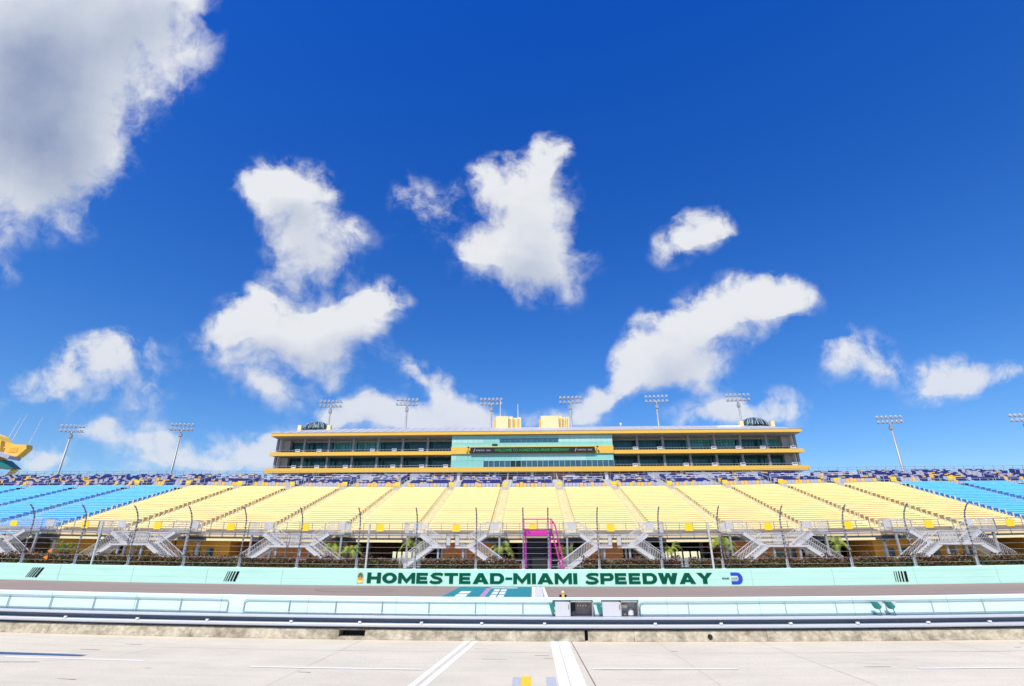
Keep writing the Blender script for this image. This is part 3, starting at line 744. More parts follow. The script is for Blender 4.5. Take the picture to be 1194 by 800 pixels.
# upper chairs
def chair(b, x, y, z):
    b.box(x-.235,x+.235,y,y+.36,z+.32,z+.42); b.box(x-.235,x+.235,y+.34,y+.42,z+.36,z+.90)
upper = {'navy':MB(), 'pearl':MB(), 'amber':MB()}
rnd = random.Random(5); singles = 0; order = []
for i in range(UN):
    for x0, x1 in secs:
        n = int((x1-x0-.4)/.53); off = ((x1-x0)-n*.53)/2
        for j in range(n):
            x = x0+off+(j+.5)*.53; y = UY+i*UT+.22; z = UZ+i*UR
            cen = abs(x) < 48
            r = rnd.random()
            if cen: c = 'navy' if (i >= 1 and r < .80) else ('amber' if r < (.45 if i == 0 else .86) else 'pearl')
            else: c = 'navy' if r < .55 else ('amber' if r < .74 else 'pearl')
            if i >= 5: c = 'navy' if r < .62 else ('pearl' if r < .97 else 'amber')
            if rnd.random() < .03: continue
            order.append((abs(x)+i*18, x, y, z, c))
order.sort()
for q, (_, x, y, z, c) in enumerate(order):
    if q < 100:
        b = MB(); chair(b, x, y, z); b.build('chair', c, gs, True)
    else: chair(upper[c], x, y, z)
b = MB(); names = list(upper)
for k_, c in enumerate(names):
    b.cur = k_; b.add(upper[c].v, upper[c].f)
o = b.build('chair_crowd', names, gs, True); o['kind'] = 'stuff'
# upper aisles: pale stair strips with handrails, and the back rail
for a in AIS:
    b = MB()
    for i in range(UN): b.box(a-AH+.02,a+AH-.02,UY+i*UT+.01,UY+(i+1)*UT,UZ+i*UR,UZ+(i+.5)*UR)
    b.tube([(a,UY+.1,UZ+1.0+sag(a,60)),(a,UY+UN*UT,UZ+UN*UR+1.0+sag(a,60))], .03, 5)
    for i in range(0, UN, 2): b.beam((a,UY+i*UT+.3,UZ+i*UR+sag(a,60)-.05),(a,UY+i*UT+.3,UZ+(i+.35)*UR+1.0+sag(a,60)),.04)
    b.v = [(x,y,z-(0)) for x,y,z in b.v]
    b.build('upper_aisle', 'steel_pale', gs)
RY, RZ = UY+UN*UT, UZ+UN*UR
b = MB()
for z in (.45,.8,1.15): b.tube([(-95+3.8*i,RY,RZ+z+sag(-95+3.8*i,60)) for i in range(51)], .024, 4)
for i in range(130): x = -95+i*1.47; b.beam((x,RY,RZ-.3+sag(x,60)),(x,RY,RZ+1.2+sag(x,60)),.05)
b.build('back_rail', 'steel', gs)
# mid rail boxes in front of the suites (pale wheelchair platform rails)
for (x0, x1) in secs:
    if abs((x0+x1)/2) > 47: continue
    b = MB(); z = UZ+4*UR+.1; y = UY+4*UT-.05
    for zz in (.7,1.0): b.beam((x0+.3,y,z+zz+sag(x0,60)),(x1-.3,y,z+zz+sag(x1,60)),.05)
    for i in range(5): x = x0+.3+(x1-x0-.6)*i/4; b.beam((x,y,z-.1+sag(x,60)),(x,y,z+1.0+sag(x,60)),.05)
    b.build('platform_rail', 'white_part', gs)
# back wall under the stand, with an opening to daylight either side of the middle
rw = []
for (a, c) in ((-95,-17.6),(-12.8,16.0),(20.6,95)): rw.append((a, c))
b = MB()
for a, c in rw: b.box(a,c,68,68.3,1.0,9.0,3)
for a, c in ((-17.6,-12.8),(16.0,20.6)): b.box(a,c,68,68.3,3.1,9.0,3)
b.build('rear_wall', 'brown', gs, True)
for xs in ([-17.4+i*.62 for i in range(8)], [16.2+i*.9 for i in range(5)]):
    for x in xs:
        b = MB(); b.box(x-.07,x+.07,67.7,67.95,1.0,3.2); b.build('mullion', 'dark_steel', gs, True)
for r_ in ((-1.6,3.0,57,57.2,1.0,4.2),(-12,-9.2,61,61.2,1.0,4.6),(11,20,66,66.2,3.4,5.5)):  # flat black panels stand in for the dark openings under the seats
    b = MB(); b.box(*r_); b.build('dark_opening', 'black_matte', gs, True)

# concession buildings under the seats
def block(x0, x1, y0, m, wins, label, h=4.0, arch=None):
    cx = (x0+x1)/2; sg = sag(cx, 54)
    t = thing('concession_building', label, 'building', (cx,y0,1+sg), 'concession buildings under the seating deck')
    b = MB(); b.box(x0,x1,y0,y0+5,1.0,1+h,0); o = b.build('wall', m, t, False)
    o.data.transform(Matrix.Translation((0,0,sg)))
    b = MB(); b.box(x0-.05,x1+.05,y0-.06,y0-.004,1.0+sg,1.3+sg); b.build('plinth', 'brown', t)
    for wx in wins:
        b = MB(); b.box(wx-.42,wx+.42,y0-.03,y0-.002,2.35+sg,3.15+sg); f = b.build('window', 'glass_blue', t)
        b = MB()
        for (a, c, d, e) in ((wx-.47,wx-.42,2.3,3.2),(wx+.42,wx+.47,2.3,3.2),(wx-.42,wx+.42,3.15,3.2),(wx-.42,wx+.42,2.3,2.35)): b.box(a,c,y0-.06,y0-.002,d+sg,e+sg)
        b.build('frame', 'ochre', f)
block(-52,-47.5,58,'ochre',[-50.4],'ochre block under the blue seats at the left edge')
block(-43.8,-38.6,58,'ochre',[-42.1,-40.6],'ochre block at left below blue and yellow seat boundary')
block(-37.4,-31.6,56.5,'ochre',[-36.4,-35.0,-33.6],'ochre block with a row of three small windows at left')
block(-28.6,-20.2,57,'terracotta',[],'windowless terracotta block behind the second linked stair pair from left')
block(-9.2,-4.1,56.2,'terracotta',[],'terracotta block between palms, left of the pink stand')
block(5.3,9.0,56.2,'terracotta',[],'terracotta block right of the pink stand')
block(19.9,26.6,56.5,'terracotta',[24.6,25.8],'terracotta block above the hedge right of the lettering')
block(33.9,38.6,56.5,'ochre',[35.4,36.8,38.0],'ochre block with three small windows at right')
block(39.6,46.0,58.5,'ochre',[41.2,42.8,44.4],'ochre block at far right behind joined stairs')
block(50,56,58,'ochre',[],'ochre block under the blue seats at the right edge')
# white service cart glimpses under stand
# ================================================================== ACCESS STAIRS
def stair(side, label, x0, first=None):
    """x0 = centre of the pair; side -1: the left one of the pair. platform at the aisle, landing near the centre"""
    s = side
    t = thing('access_stair', label, 'stairs', (x0+s*1.9,51.5,1.0+sag(x0,51)), 'galvanised access stairs in front of the deck')
    sg = sag(x0,51)
    X = lambda d: x0+s*d
    zl, zt = 3.42, ZF
    def bx(b, d0, d1, *r): b.box(min(X(d0),X(d1)), max(X(d0),X(d1)), *r)
    # landing
    inner = .12 if abs(x0) > 20 else .42
    b = MB(); bx(b, inner,1.95,50.5,53.2,zl-.16+sg,zl+sg); b.build('landing', 'steel_pale', t)
    b = MB(); bx(b, 3.0,4.7,52.0,53.85,zt-.16+sg,zt+sg); b.build('top_platform', 'steel', t)
    # flights
    def flight(name, d0, z0, d1, z1, y0, y1, n):
        b = MB()
        for y in (y0, y1): b.beam((X(d0),y,z0-.08+sg),(X(d1),y,z1-.08+sg),.06,.34)
        for i in range(n):
            u = (i+.5)/n; d = d0+(d1-d0)*u; z = z0+(z1-z0)*u; w = abs(d1-d0)/n*.55
            b.box(X(d)-w,X(d)+w,y0+.03,y1-.03,z-.03+sg,z+.01+sg)
            b.box(X(d)-.012,X(d)+.012,y0+.035,y1-.035,z-.17+sg,z-.032+sg)
        f = b.build(name, 'steel_pale', t)
        for y in (y0-.045, y1+.045):
            b = MB(); b.tube([(X(d0),y,z0+1.0+sg),(X(d1),y,z1+1.0+sg)], .026, 6); b.tube([(X(d0),y,z0+.14+sg),(X(d1),y,z1+.14+sg)], .018, 5)
            m_ = int(abs(d1-d0)/.145)
            for i in range(m_+1):
                u = i/m_; d = d0+(d1-d0)*u; z = z0+(z1-z0)*u; b.beam((X(d),y,z+.1+sg),(X(d),y,z+1.0+sg),.022)
            b.build('balustrade', 'steel_pale', f)
    flight('upper_flight', 3.0, zt, 1.9, zl, 51.95, 53.2, 6) if False else flight('upper_flight', 3.15, zt, 1.45, zl, 52.0, 53.2, 7)
    flight('lower_flight', 1.75, zl, 5.35, 1.0, 50.55, 51.75, 14)
    # landing guard
    def guard(pts, z, name='guard', screen=False):
        b = MB()
        for p, q in zip(pts[:-1], pts[1:]):
            b.tube([(p[0],p[1],z+1.02+sg),(q[0],q[1],z+1.02+sg)], .026, 6); b.tube([(p[0],p[1],z+.12+sg),(q[0],q[1],z+.12+sg)], .02, 6)
            L = math.hypot(q[0]-p[0], q[1]-p[1]); m_ = max(1, int(L/.14))
            for i in range(m_+1):
                u = i/m_; b.beam((p[0]+(q[0]-p[0])*u,p[1]+(q[1]-p[1])*u,z+.05+sg),(p[0]+(q[0]-p[0])*u,p[1]+(q[1]-p[1])*u,z+1.02+sg),.022)
        b.build(name, 'steel_pale', t)
    guard([(X(1.75),50.5),(X(inner),50.5),(X(inner),53.2),(X(1.4),53.25)], zl)
    guard([(X(3.1),52.0),(X(4.7),52.0),(X(4.7),53.8)], zt)
    # supports
    for d, y, z in ((1.15,50.8,zl-.16),(1.15,52.9,zl-.16),(4.4,52.2,zt-.16)):
        b = MB(); b.beam((X(d),y,1.0),(X(d),y,z+sg),.17); b.build('support', 'steel', t)
pairs = [(-7,(1,)),(-5,(-1,1)),(-3,(-1,1)),(-1,(-1,1)),(1,(-1,1)),(3,(-1,1)),(5,(-1,1)),(7,(-1,))]
cnt = 0; TOT = sum(len(p[1]) for p in pairs)
for k_, sd in pairs:
    for s in sd:
        if cnt == 0: lb = 'grey steel access stair at the very left edge of the picture'
        elif cnt == TOT-1: lb = 'grey steel access stair at the very right edge of the picture'
        elif cnt < 7: lb = 'grey steel access stair, %s from left, %s end of its pair' % (ORD[cnt], 'left' if s < 0 else 'right')
        else: lb = 'grey steel access stair, %s from right, %s end of its pair' % (ORD[TOT-1-cnt], 'left' if s < 0 else 'right')
        stair(s, lb, k_*AS); cnt += 1

# ================================================================== PLANTS
def frond(b, base, az, L, rise, rnd, leaf=.45):
    pts = []; n = 9
    for i in range(n+1):
        u = i/n; r = L*u; z = rise*math.sin(u*PI*.62) - .55*L*u**2.6
        pts.append(base + Vector((math.cos(az)*r*.85, math.sin(az)*r*.85, z)))
    side = Vector((-math.sin(az), math.cos(az), 0))
    for i in range(1, n):
        p = pts[i]; q = pts[i+1]; mid = (p+q)/2
        for s_ in (-1, 1):
            l = leaf*(1.1-abs(i/n-.45))*L/1.6
            for k_ in (0, .5):
                a = p+(q-p)*k_; tip = a + side*s_*l + (q-p)*.9 + Vector((0,0,-.22*l-.05*rnd.random()))
                b.add([a, a+(q-p)*.38, tip], [(0,1,2)])
    return pts
def palm(x, y, h, L, n, label, kind='palm_leaf', nm='palm_tree', cat='palm'):
    h += .75
    rnd = random.Random(int(x*10)+99); sg = sag(x, y)
    t = thing(nm, label, cat, (x,y,1+sg), 'palms and shrubs under the deck edge')
    b = MB(); b.tube([(x,y,1+sg),(x+.05,y,1+h*.5+sg),(x,y,1+h+sg)], .13, 8, .09); b.build('trunk', 'trunk', t)
    b = MB(); r = MB()
    for i in range(n):
        az = 2*PI*i/n+rnd.uniform(-.3,.3); ps = frond(b, Vector((x,y,1+h+sg)), az, L*rnd.uniform(.75,1.1), rnd.uniform(.35,1.25), rnd)
        r.tube(ps, .018, 4, .005)
    b.build('crown', kind, t); r.build('frond_stem', 'palm_leaf', t)
def shrub(x, y, w, h, label, kind='bush_leaf'):
    h = h*1.35 if y > 50 else h
    rnd = random.Random(int(x*10)+7); sg = sag(x, y)
    t = thing('shrub', label, 'shrub', (x,y,1+sg), 'palms and shrubs under the deck edge')
    b = MB()
    for i in range(9): a = rnd.uniform(0,2*PI); b.tube([(x,y,1+sg),(x+math.cos(a)*w*.4,y+math.sin(a)*.3,1+h*.8+sg)], .02, 4, .008)
    b.build('stem', 'trunk', t)
    b = MB()
    cl = [(x+rnd.uniform(-w,w)*.7, y+rnd.uniform(-.5,.5), 1+h*rnd.uniform(.35,.9)+sg, rnd.uniform(.25,.5)) for _ in range(11)]
    for cx, cy, cz, cr in cl:
        for i in range(90):
            d = Vector((rnd.gauss(0,1),rnd.gauss(0,1),rnd.gauss(0,1))).normalized()*cr*rnd.random()**.4; c = Vector((cx,cy,cz))+d
            u = Vector((rnd.uniform(-1,1),rnd.uniform(-1,1),rnd.uniform(-1,1))).normalized(); v = u.cross(Vector((.3,.5,1))).normalized(); s_ = rnd.uniform(.05,.10)
            b.add([c-u*s_, c+v*s_*.5, c+u*s_, c-v*s_*.5], [(0,1,2,3)])
    b.build('foliage', kind, t)
shrub(-46.3,52.4,1.5,2.1,'bright lime shrub at far left beside the first stair')
shrub(-41.7,52.4,1.2,2.2,'bright lime shrub at left, between a fence post and the second stair')
palm(-19.4,52.9,1.3,1.7,17,'palm with yellow green fronds, left of the wire gate, taller one')
palm(-17.5,52.6,1.0,1.5,15,'low palm with yellow green fronds leaning on the wire gate post')
palm(-11.6,52.9,1.5,1.4,15,'palm right of the dark entrance, left of the pink stand')
palm(-3.0,53.0,1.3,1.6,17,'palm just left of the pink stand behind a stair foot')
shrub(3.3,52.9,1.2,2.0,'yellow green shrub just right of the pink stand')
palm(13.0,53.0,1.2,1.2,11,'small dark palm right of the pink stand between stairs','palm_leaf')
shrub(10.5,53.2,.8,1.6,'small shrub behind a linked stair right of the pink stand','hedge_green')
palm(17.9,52.9,1.7,1.5,15,'palm behind the two close fence posts at right of the lettering')
shrub(17.4,49.2,.7,1.5,'low lime shrub in the hedge right of the lettering')
palm(28.6,53.1,1.5,1.3,13,'dark palm at right, beside a stair foot','palm_leaf')

# ================================================================== SUITE BUILDING
st = thing('suite_building', 'long three storey suite building with yellow bands and mint glass centre atop the stand', 'building', (0,92,12))
W0, WC = 47.3, 14.35
def part(b, n, m): return b.build(n, m, st)
b = MB(); b.box(-W0+.9,W0-.9,97,106,12,22.6); part(b, 'core_wall', 'grey_wall')
for n_, (z0, z1, dx, yf) in enumerate(((16.22,17.02,.45,91.8),(19.25,19.90,.15,91.9))):
    for s in (-1, 1):
        if n_ == 0 and s > 0: continue
        if n_ == 0: b = MB(); b.box(-W0-dx,W0+dx,yf,yf+.3,z0,z1); part(b, 'balcony_band', 'yellow')
        else: b = MB(); b.box(min(s*WC,s*(W0+dx)), max(s*WC,s*(W0+dx)), yf,yf+.3,z0,z1); part(b, 'balcony_band', 'yellow')
b = MB(); b.box(-W0-.3,W0+.3,92.11,97,16.3,16.5); part(b, 'floor_slab', 'concrete')
b = MB(); b.box(-W0,W0,92.21,97,19.35,19.6); part(b, 'floor_slab', 'concrete')
b = MB(); b.box(-W0+.1,W0-.1,91.8,97,22.62,22.74); part(b, 'roof_soffit', 'grey_wall')
b = MB(); b.box(-W0-.15,W0+.15,91.3,91.75,22.72,23.28); 
for s in (-1,1): b.box(min(s*(W0-.3),s*(W0+.15)),max(s*(W0-.3),s*(W0+.15)),91.75,105,22.72,23.28)
part(b, 'roof_band', 'yellow')
b = MB()
ro = [(-W0-.2,91.25,23.29),(W0+.2,91.25,23.29),(W0+.2,106,23.29),(-W0-.2,106,23.29),(-W0+5.2,97.2,25.35),(W0-5.2,97.2,25.35),(W0-5.2,101,25.35),(-W0+5.2,101,25.35)]
b.add(ro, [(0,1,5,4),(1,2,6,5),(2,3,7,6),(3,0,4,7),(4,5,6,7),(3,2,1,0)]); part(b, 'roof', 'roof')
# roof standing seams
b = MB()
for i in range(60):
    x = -W0+1.5+i*1.58; u = min(1, (W0-abs(x))/5.2); b.beam((x,91.28,23.32),(x,91.25+5.95*u,23.32+2.06*u),.05,.05)
part(b, 'roof_seam', 'roof')
BAYS = 7; bw = (W0-1.0-WC)/BAYS
lit = {(-1,1,3):'glass_teal_light', (-1,1,2):'glass_teal_light'}
for s in (-1, 1):
    for lv, (z0, z1, zw) in enumerate(((17.02,19.35,19.3),(19.90,22.62,22.25))):
        zf_ = 16.5 if lv == 0 else 19.6
        b = MB(); b.box(min(s*WC,s*(W0-.95)),max(s*WC,s*(W0-.95)),95.3,95.6,zw,z1+.3 if lv == 0 else 22.62); 
        if lv: part(b, 'upper_wall', 'grey_wall')
        for i in range(BAYS):
            xa = WC+i*bw; xb = xa+bw
            x0, x1 = sorted((s*(xa+.1), s*(xb-.1)))
            g = MB(); g.box(x0,x1,95.2,95.28,zf_,zw)
            if i == BAYS-1: 
                g = MB(); a0, a1 = sorted((s*(xa+.1), s*(xb-1.3))); g.box(a0,a1,95.2,95.28,zf_,zw)
                q = MB(); c0, c1 = sorted((s*(xb-1.3), s*(xb))); q.box(c0,c1,94.2,95.25,zf_,zw+.3); part(q, 'end_wall', 'grey_wall')
            lightg = lv == 1 and ((s < 0 and i in (3,4)) or (s > 0 and i in (3,4,6)))
            w = part(g, 'window', 'glass_teal_light' if lightg else 'glass_teal')
            mu = MB()
            for k_ in range(1, 4): xx = x0+(x1-x0)*k_/4; mu.box(xx-.03,xx+.03,95.14,95.2,zf_,zw)
            mu.box(x0,x1,95.13,95.19,zw-.5,zw-.44)
            mu.build('mullion', 'dark_green', w)
            # balcony chairs read as one dark row per bay
            d = MB()
            for k_ in range(7): 
                xx = x0+.35+(x1-x0-.7)*k_/6; d.box(xx-.2,xx+.2,93.4,93.8,zf_+.3,zf_+.45); d.box(xx-.2,xx+.2,93.72,93.8,zf_+.45,zf_+1.02)
            part(d, 'chair_row', 'black_matte')
            # column
            c = MB(); xc = s*xb if i < BAYS-1 else s*(W0-.55)
            c.box(xc-.17,xc+.17,92.9,93.3,z0-.4,z1+.1); part(c, 'column', 'grey_column')
            # railing
            r = MB(); r.beam((x0-.1,92.3,z0+.42),(x1+.1,92.3,z0+.42),.05)
            for k_ in range(9): xx = x0+(x1-x0)*k_/8; r.beam((xx,92.3,z0-.3),(xx,92.3,z0+.42),.035)
            part(r, 'railing', 'steel')
# side walls
for s in (-1, 1):
    b = MB(); x0, x1 = sorted((s*(W0-.95), s*(W0-.75))); b.box(x0,x1,93.2,97,16.5,22.62); part(b, 'side_wall', 'white_part')
# centre curtain wall
CF = 91.9
b = MB(); b.box(-WC,WC,CF,97,16.6,22.62); part(b, 'centre_block', 'panel_mint')
b = MB(); b.box(-WC-.05,WC+.05,CF-.25,CF-.002,19.30,20.60); part(b, 'centre_band', 'yellow')
NP = 30; pwid = 2*WC/NP
for lv, (z0, z1, split) in enumerate(((17.03,19.28,18.15),(20.62,22.6,None))):
    for i in range(NP):
        x0 = -WC+i*pwid+.02; x1 = x0+pwid-.04
        if lv == 0:
            b = MB(); b.box(x0,x1,CF-.05,CF-.002,split+.02,z1); part(b, 'spandrel_panel', 'panel_mint_pale' if i in (0,) or 12 < i < 25 else 'panel_mint')
            wn = i >= 6
            b = MB(); b.box(x0,x1,CF-.05,CF-.002,z0,split-.02); part(b, 'window' if wn else 'spandrel_panel', ('glass_dark' if i in (11,12) else 'glass_blue') if wn else 'panel_mint')
        else:
            b = MB(); b.box(x0,x1,CF-.05,CF-.002,20.62,21.28); part(b, 'spandrel_panel', 'panel_mint')
            wn = 9 <= i <= 19
            b = MB(); b.box(x0,x1,CF-.05,CF-.002,21.32,22.02); part(b, 'window' if wn else 'spandrel_panel', 'glass_blue' if wn else ('panel_mint_pale' if (i < 6 or i > 19) else 'panel_mint'))
            b = MB(); b.box(x0,x1,CF-.05,CF-.002,22.06,22.6); part(b, 'spandrel_panel', 'panel_mint_pale' if i > 19 else 'panel_mint')
b = MB(); b.box(-7.1,-6.1,CF-.09,CF-.052,20.75,21.1); part(b, 'vent', 'glass_dark')
b = MB()
for i in range(NP+1):
    if i >= 6: b.box(-WC+i*pwid-.025,-WC+i*pwid+.025,CF-.09,CF-.052,17.03,18.15)
b.box(-8.6,WC,CF-.09,CF-.052,18.12,18.18); part(b, 'window_mullion', 'panel_mint_pale')
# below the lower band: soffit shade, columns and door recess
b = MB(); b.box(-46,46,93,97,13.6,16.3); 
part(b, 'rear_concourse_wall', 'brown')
for i in range(15):
    x = -45.5+i*6.5; b = MB(); b.box(x-.25,x+.25,92.2,92.7,13.6,16.3); part(b, 'pier', 'white_part' if i % 2 else 'grey_wall')
for x0, x1, m in ((-46,-41.5,'pearl'),(-35.5,-27.5,'pearl'),(-26,-22,'pearl'),(-21.5,-18,'pearl'),(20,24,'bench_blue'),(26.5,34,'pearl'),(35,40,'pearl')):
    b = MB(); b.box(x0,x1,91.9,92.0,14.9,15.95); part(b, 'wind_screen', M['pearl'] if m == 'pearl' else M['pearl'])
for x0 in (-17.5, 3, 21.5):
    b = MB(); b.box(x0,x0+4.5,92.9,92.95,13.8,16.1); part(b, 'doorway', 'terracotta')

# LED board
lb_ = thing('message_board', 'long black message board with green letters on the yellow centre band', 'sign', (-.5,91.5,19.4))
b = MB(); b.box(-10.95,11.1,91.4,91.62,19.42,20.42); b.build('casing', 'black_matte', lb_)
text('WELCOME TO HOMESTEAD-MIAMI SPEEDWAY', -.0, 19.68, .5, 91.39, 'led_green', lb_, sx=1.0, al='CENTER').scale = (.93,1,1)
for x in (-10.4, 7.55):
    b = MB(); b.plate([(x,19.6),(x+.14,19.6),(x+.36,20.2),(x+.22,20.2)], 91.38, 91.395); b.build('slash_mark', 'led_white', lb_)
    text('HOMESTEAD', x+.45, 19.75, .28, 91.39, 'led_white', lb_, sx=.72); text('MIAMI', x+2.3, 19.75, .28, 91.39, 'led_white', lb_, sx=.75)
# cameras at the board corners
for x, l in ((-11.4,'small black camera bracket at the left end of message board'),(11.4,'small black camera bracket at the right end of message board')):
    b = MB(); b.beam((x,91.64,19.9),(x+.15,91.2,20.3),.07); b.box(x,x+.3,91.0,91.25,20.3,20.48); b.box(x-.2,x-.05,91.45,91.64,19.5,19.7)
    tag(b.build('camera_bracket', 'black_matte', origin=(x,91.64,19.9)), l, 'camera')

# small white monitor boxes on the balcony rails
mb = None; idx = 0
for lv, z in ((0,17.02),(1,19.90)):
    for s in (-1, 1):
        for i in (range(BAYS)):
            xc = (-(WC+i*bw)-.95 if s < 0 else WC+(i+1)*bw-.9) + .35*math.sin(i*2.1+lv)
            if (i*3+lv+s) % 4 == 0 and i < 6: continue
            lab = 'white framed monitor box on %s balcony rail, %s from the %s end' % ('lower' if lv == 0 else 'upper', ORD[BAYS-1-i], 'left' if s < 0 else 'right')
            if mb is None:
                mb = local('monitor_box', lab, 'monitor box', 'white monitor boxes on the suite balconies')
                b = MB()
                for a in ((-.4,-.34,0,.5),(.34,.4,0,.5),(-.34,.34,.44,.5),(-.34,.34,0,.06)): b.box(a[0],a[1],-.15,.25,a[2],a[3])
                b.build('frame', 'white_part', mb)
                b = MB(); b.box(-.33,.33,.0,.2,.07,.43); b.build('screen', 'steel_pale', mb)
                mb.location = (xc,92.0,z+.01)
            else: dup(mb, (xc,92.0,z+.01), lab)

# rooftop plant rooms
def plant_room(x0, x1, label, front):
    t = thing('rooftop_plant_room', label, 'roof structure', ((x0+x1)/2,97.3,24.9))
    a, c = front
    b = MB(); b.box(a,c,96.6,100.5,24.6,27.4); b.build('wall', 'cream', t)
    # stepped louvre bays at the right
    n = 3; xs = [c+(x1-c)*i/n for i in range(n+1)]
    for i in range(n):
        b = MB(); b.box(xs[i]+.06,xs[i+1]-.02,97.0+.35*(i % 2),100.5,24.6,27.25+.2*(i == 0)); o = b.build('louvre_bay', 'cream', t)
        b = MB(); 
        for k_ in range(5): b.box(xs[i]+.18,xs[i]+.45,96.93+.35*(i % 2),96.98+.35*(i % 2),25.0+.42*k_,25.25+.42*k_)
        b.build('louvre', 'ochre', o)
    b = MB(); b.box(x0-.35,x0-.01,97.4,100,24.7,26.9); b.build('side_louvre', 'ochre', t)
plant_room(-6.8,-1.95,'pale yellow rooftop plant room, the left one beside two whip antennas',(-6.8,-4.4))
plant_room(1.8,7.2,'pale yellow rooftop plant room, the right one with a broad blank face',(1.8,5.2))
for x, z1, l in ((-6.05,31.0,'thin white whip antenna at the left edge of left plant room'),(-2.6,30.2,'thin white whip antenna at right edge of left plant room')):
    b = MB(); b.tube([(x,98,26.9),(x,98,z1)], .07, 6, .05); tag(b.build('whip_antenna', 'lamp_white', origin=(x,98,26.9)), l, 'antenna')
b = MB(); b.tube([(16.6,95,24.2),(16.6,95,25.5)], .05, 6); b.box(16.45,16.75,94.9,95.1,25.1,25.5); tag(b.build('roof_sensor', 'lamp_white', origin=(16.6,95,24.2)), 'small white sensor mast on the roof right of the plant rooms', 'sensor')
# dome canopies
def dome(cx, label):
    y = 96.5; t = thing('dome_canopy', label, 'canopy', (cx,y,24.6))
    R, H, z = 2.75, 1.75, 25.2
    b = MB(); n = 20; m = 8; vs = []; fs = []
    for j in range(m+1):
        ph = PI/2*j/m*.98
        for i in range(n): a = 2*PI*i/n; vs.append((cx+R*math.cos(ph)*math.cos(a), y+1.6+R*math.cos(ph)*math.sin(a)*.8, z+H*math.sin(ph)))
    for j in range(m):
        for i in range(n): fs.append((j*n+i, j*n+(i+1) % n, (j+1)*n+(i+1) % n, (j+1)*n+i))
    b.add(vs, fs); b.build('shell', 'dark_green', t, smooth=False)
    b = MB()
    for k_ in range(-4, 5):
        a0 = rad(k_*20-90)
        b.tube([(cx+1.02*R*math.cos(ph)*math.cos(a0), y+1.6+1.02*R*math.cos(ph)*math.sin(a0)*.8, z+1.02*H*math.sin(ph)) for ph in [PI/2*j/8 for j in range(9)]], .07, 4)
    for k_ in (-3,-1,1,3):
        b.beam((cx+k_*.62,y-.7,z+.1),(cx+(k_+1)*.62 if k_ < 0 else cx+(k_-1)*.62,y-.45,z+1.2),.07)
    b.build('truss', 'pearl', t)
    for s in (-1, 1):
        b = MB(); b.box(cx+s*2.85-.35,cx+s*2.85+.35,y-.2,y+.6,24.2,z+.75); b.build('pier', 'cream', t)
    b = MB(); b.box(cx-2.4,cx+2.4,y+.6,y+.7,24.2,z+.05); b.build('parapet', 'pearl', t)
dome(-41.9,'dark green ribbed dome canopy on the roof, at the left end'); dome(42.2,'dark green ribbed dome canopy on the roof, at the right end')
b = MB(); b.box(34.2,38.4,94.6,96,24.1,24.75); tag(b.build('roof_duct', 'lamp_white', origin=(36,95,24.1)), 'low white duct on roof left of the right dome', 'roof duct')

# ================================================================== FLOODLIGHT TOWERS
def tower_proto():
    t = local('floodlight_tower', 'tall slim steel floodlight tower rising at far left, outer one of two', 'floodlight', 'floodlight towers behind the stand')
    b = MB(); b.tube([(0,0,-26),(0,0,.4)], .34, 10, .17); b.build('pole', 'steel', t, smooth=True)
    for k_, z in enumerate((.35,1.35)):
        b = MB(); b.beam((-2.3,0,z-.22),(2.3,0,z-.22),.14); o = b.build('crossarm', 'grey_steel', t)
        for i in range(6):
            x = -2.1+i*.84
            b = MB(); b.tube([(x,-.1,z+.2),(x,-.42,z+.02),(x,-.62,z-.1)], .12, 8, .27); b.tube([(x,.0,z-.2),(x,-.1,z+.1)], .05, 4); b.build('lamp', 'lamp_white', o)
    b = MB(); b.box(-.3,.3,-.25,.25,-1.2,-.5); b.build('ballast_box', 'steel', t)
    return t
tp = tower_proto()
TW = [(-98.05,27.1,'tall slim steel floodlight tower rising at far left, outer one of two'),(-74.1,27.2,'tall slim steel floodlight tower left of the suite building, nearer it'),
 (-42.7,32.0,'floodlight tower behind the left dome of the suite building'),(-26.3,32.2,'floodlight tower above the left wing of the suite roof'),
 (-8.4,32.1,'floodlight tower just left of the rooftop plant rooms'),(8.25,32.3,'floodlight tower just right of the rooftop plant rooms'),
 (26.1,32.3,'floodlight tower above the right wing of the suite roof'),(42.9,32.4,'floodlight tower beside the right dome of the suite building'),
 (72.3,27.4,'tall slim steel floodlight tower rising at right over the blue seats'),(98.6,27.6,'floodlight tower head cut by the right edge of picture')]
for i, (x, z, l) in enumerate(TW):
    rz = -math.atan2(x, 300)*.6
    if i == 0: tp.location = (x,105,z); tp.rotation_euler = (0,0,rz)
    else: dup(tp, (x,105,z), l, rz)

# ================================================================== YELLOW TOWER AT THE LEFT EDGE
yt = thing('yellow_tower', 'angular yellow tower building with teal awning at the left edge', 'building', (-93,88,12))
def yp(poly, y0, y1, n, m): b = MB(); b.plate(poly[::-1], y0, y1); return b.build(n, m, yt)
yp([(-104,23.3),(-95.4,22.9),(-94.0,22.3),(-93.2,21.4),(-92.7,19.6),(-104,18.2)], 86.6, 88.6, 'upper_block', 'yellow')
yp([(-93.6,21.5),(-91.6,21.0),(-89.9,20.9),(-89.1,20.9),(-88.9,20.2),(-90.1,18.8),(-91.6,19.0),(-92.7,19.5)], 87.4, 88.6, 'wing_block', 'yellow')
yp([(-91.9,20.3),(-90.4,20.3),(-90.4,19.6),(-91.9,19.5)], 87.34, 87.39, 'shadow_slot', 'ochre')
yp([(-104,18.2),(-92.7,19.58),(-90.2,18.75),(-90.4,18.2),(-93.0,18.9),(-104,17.3)], 86.2, 88.5, 'ledge', 'pearl')
yp([(-104,17.28),(-93.2,18.8),(-94.6,15.2),(-104,14.2)], 87.2, 89, 'lower_block', 'ochre')
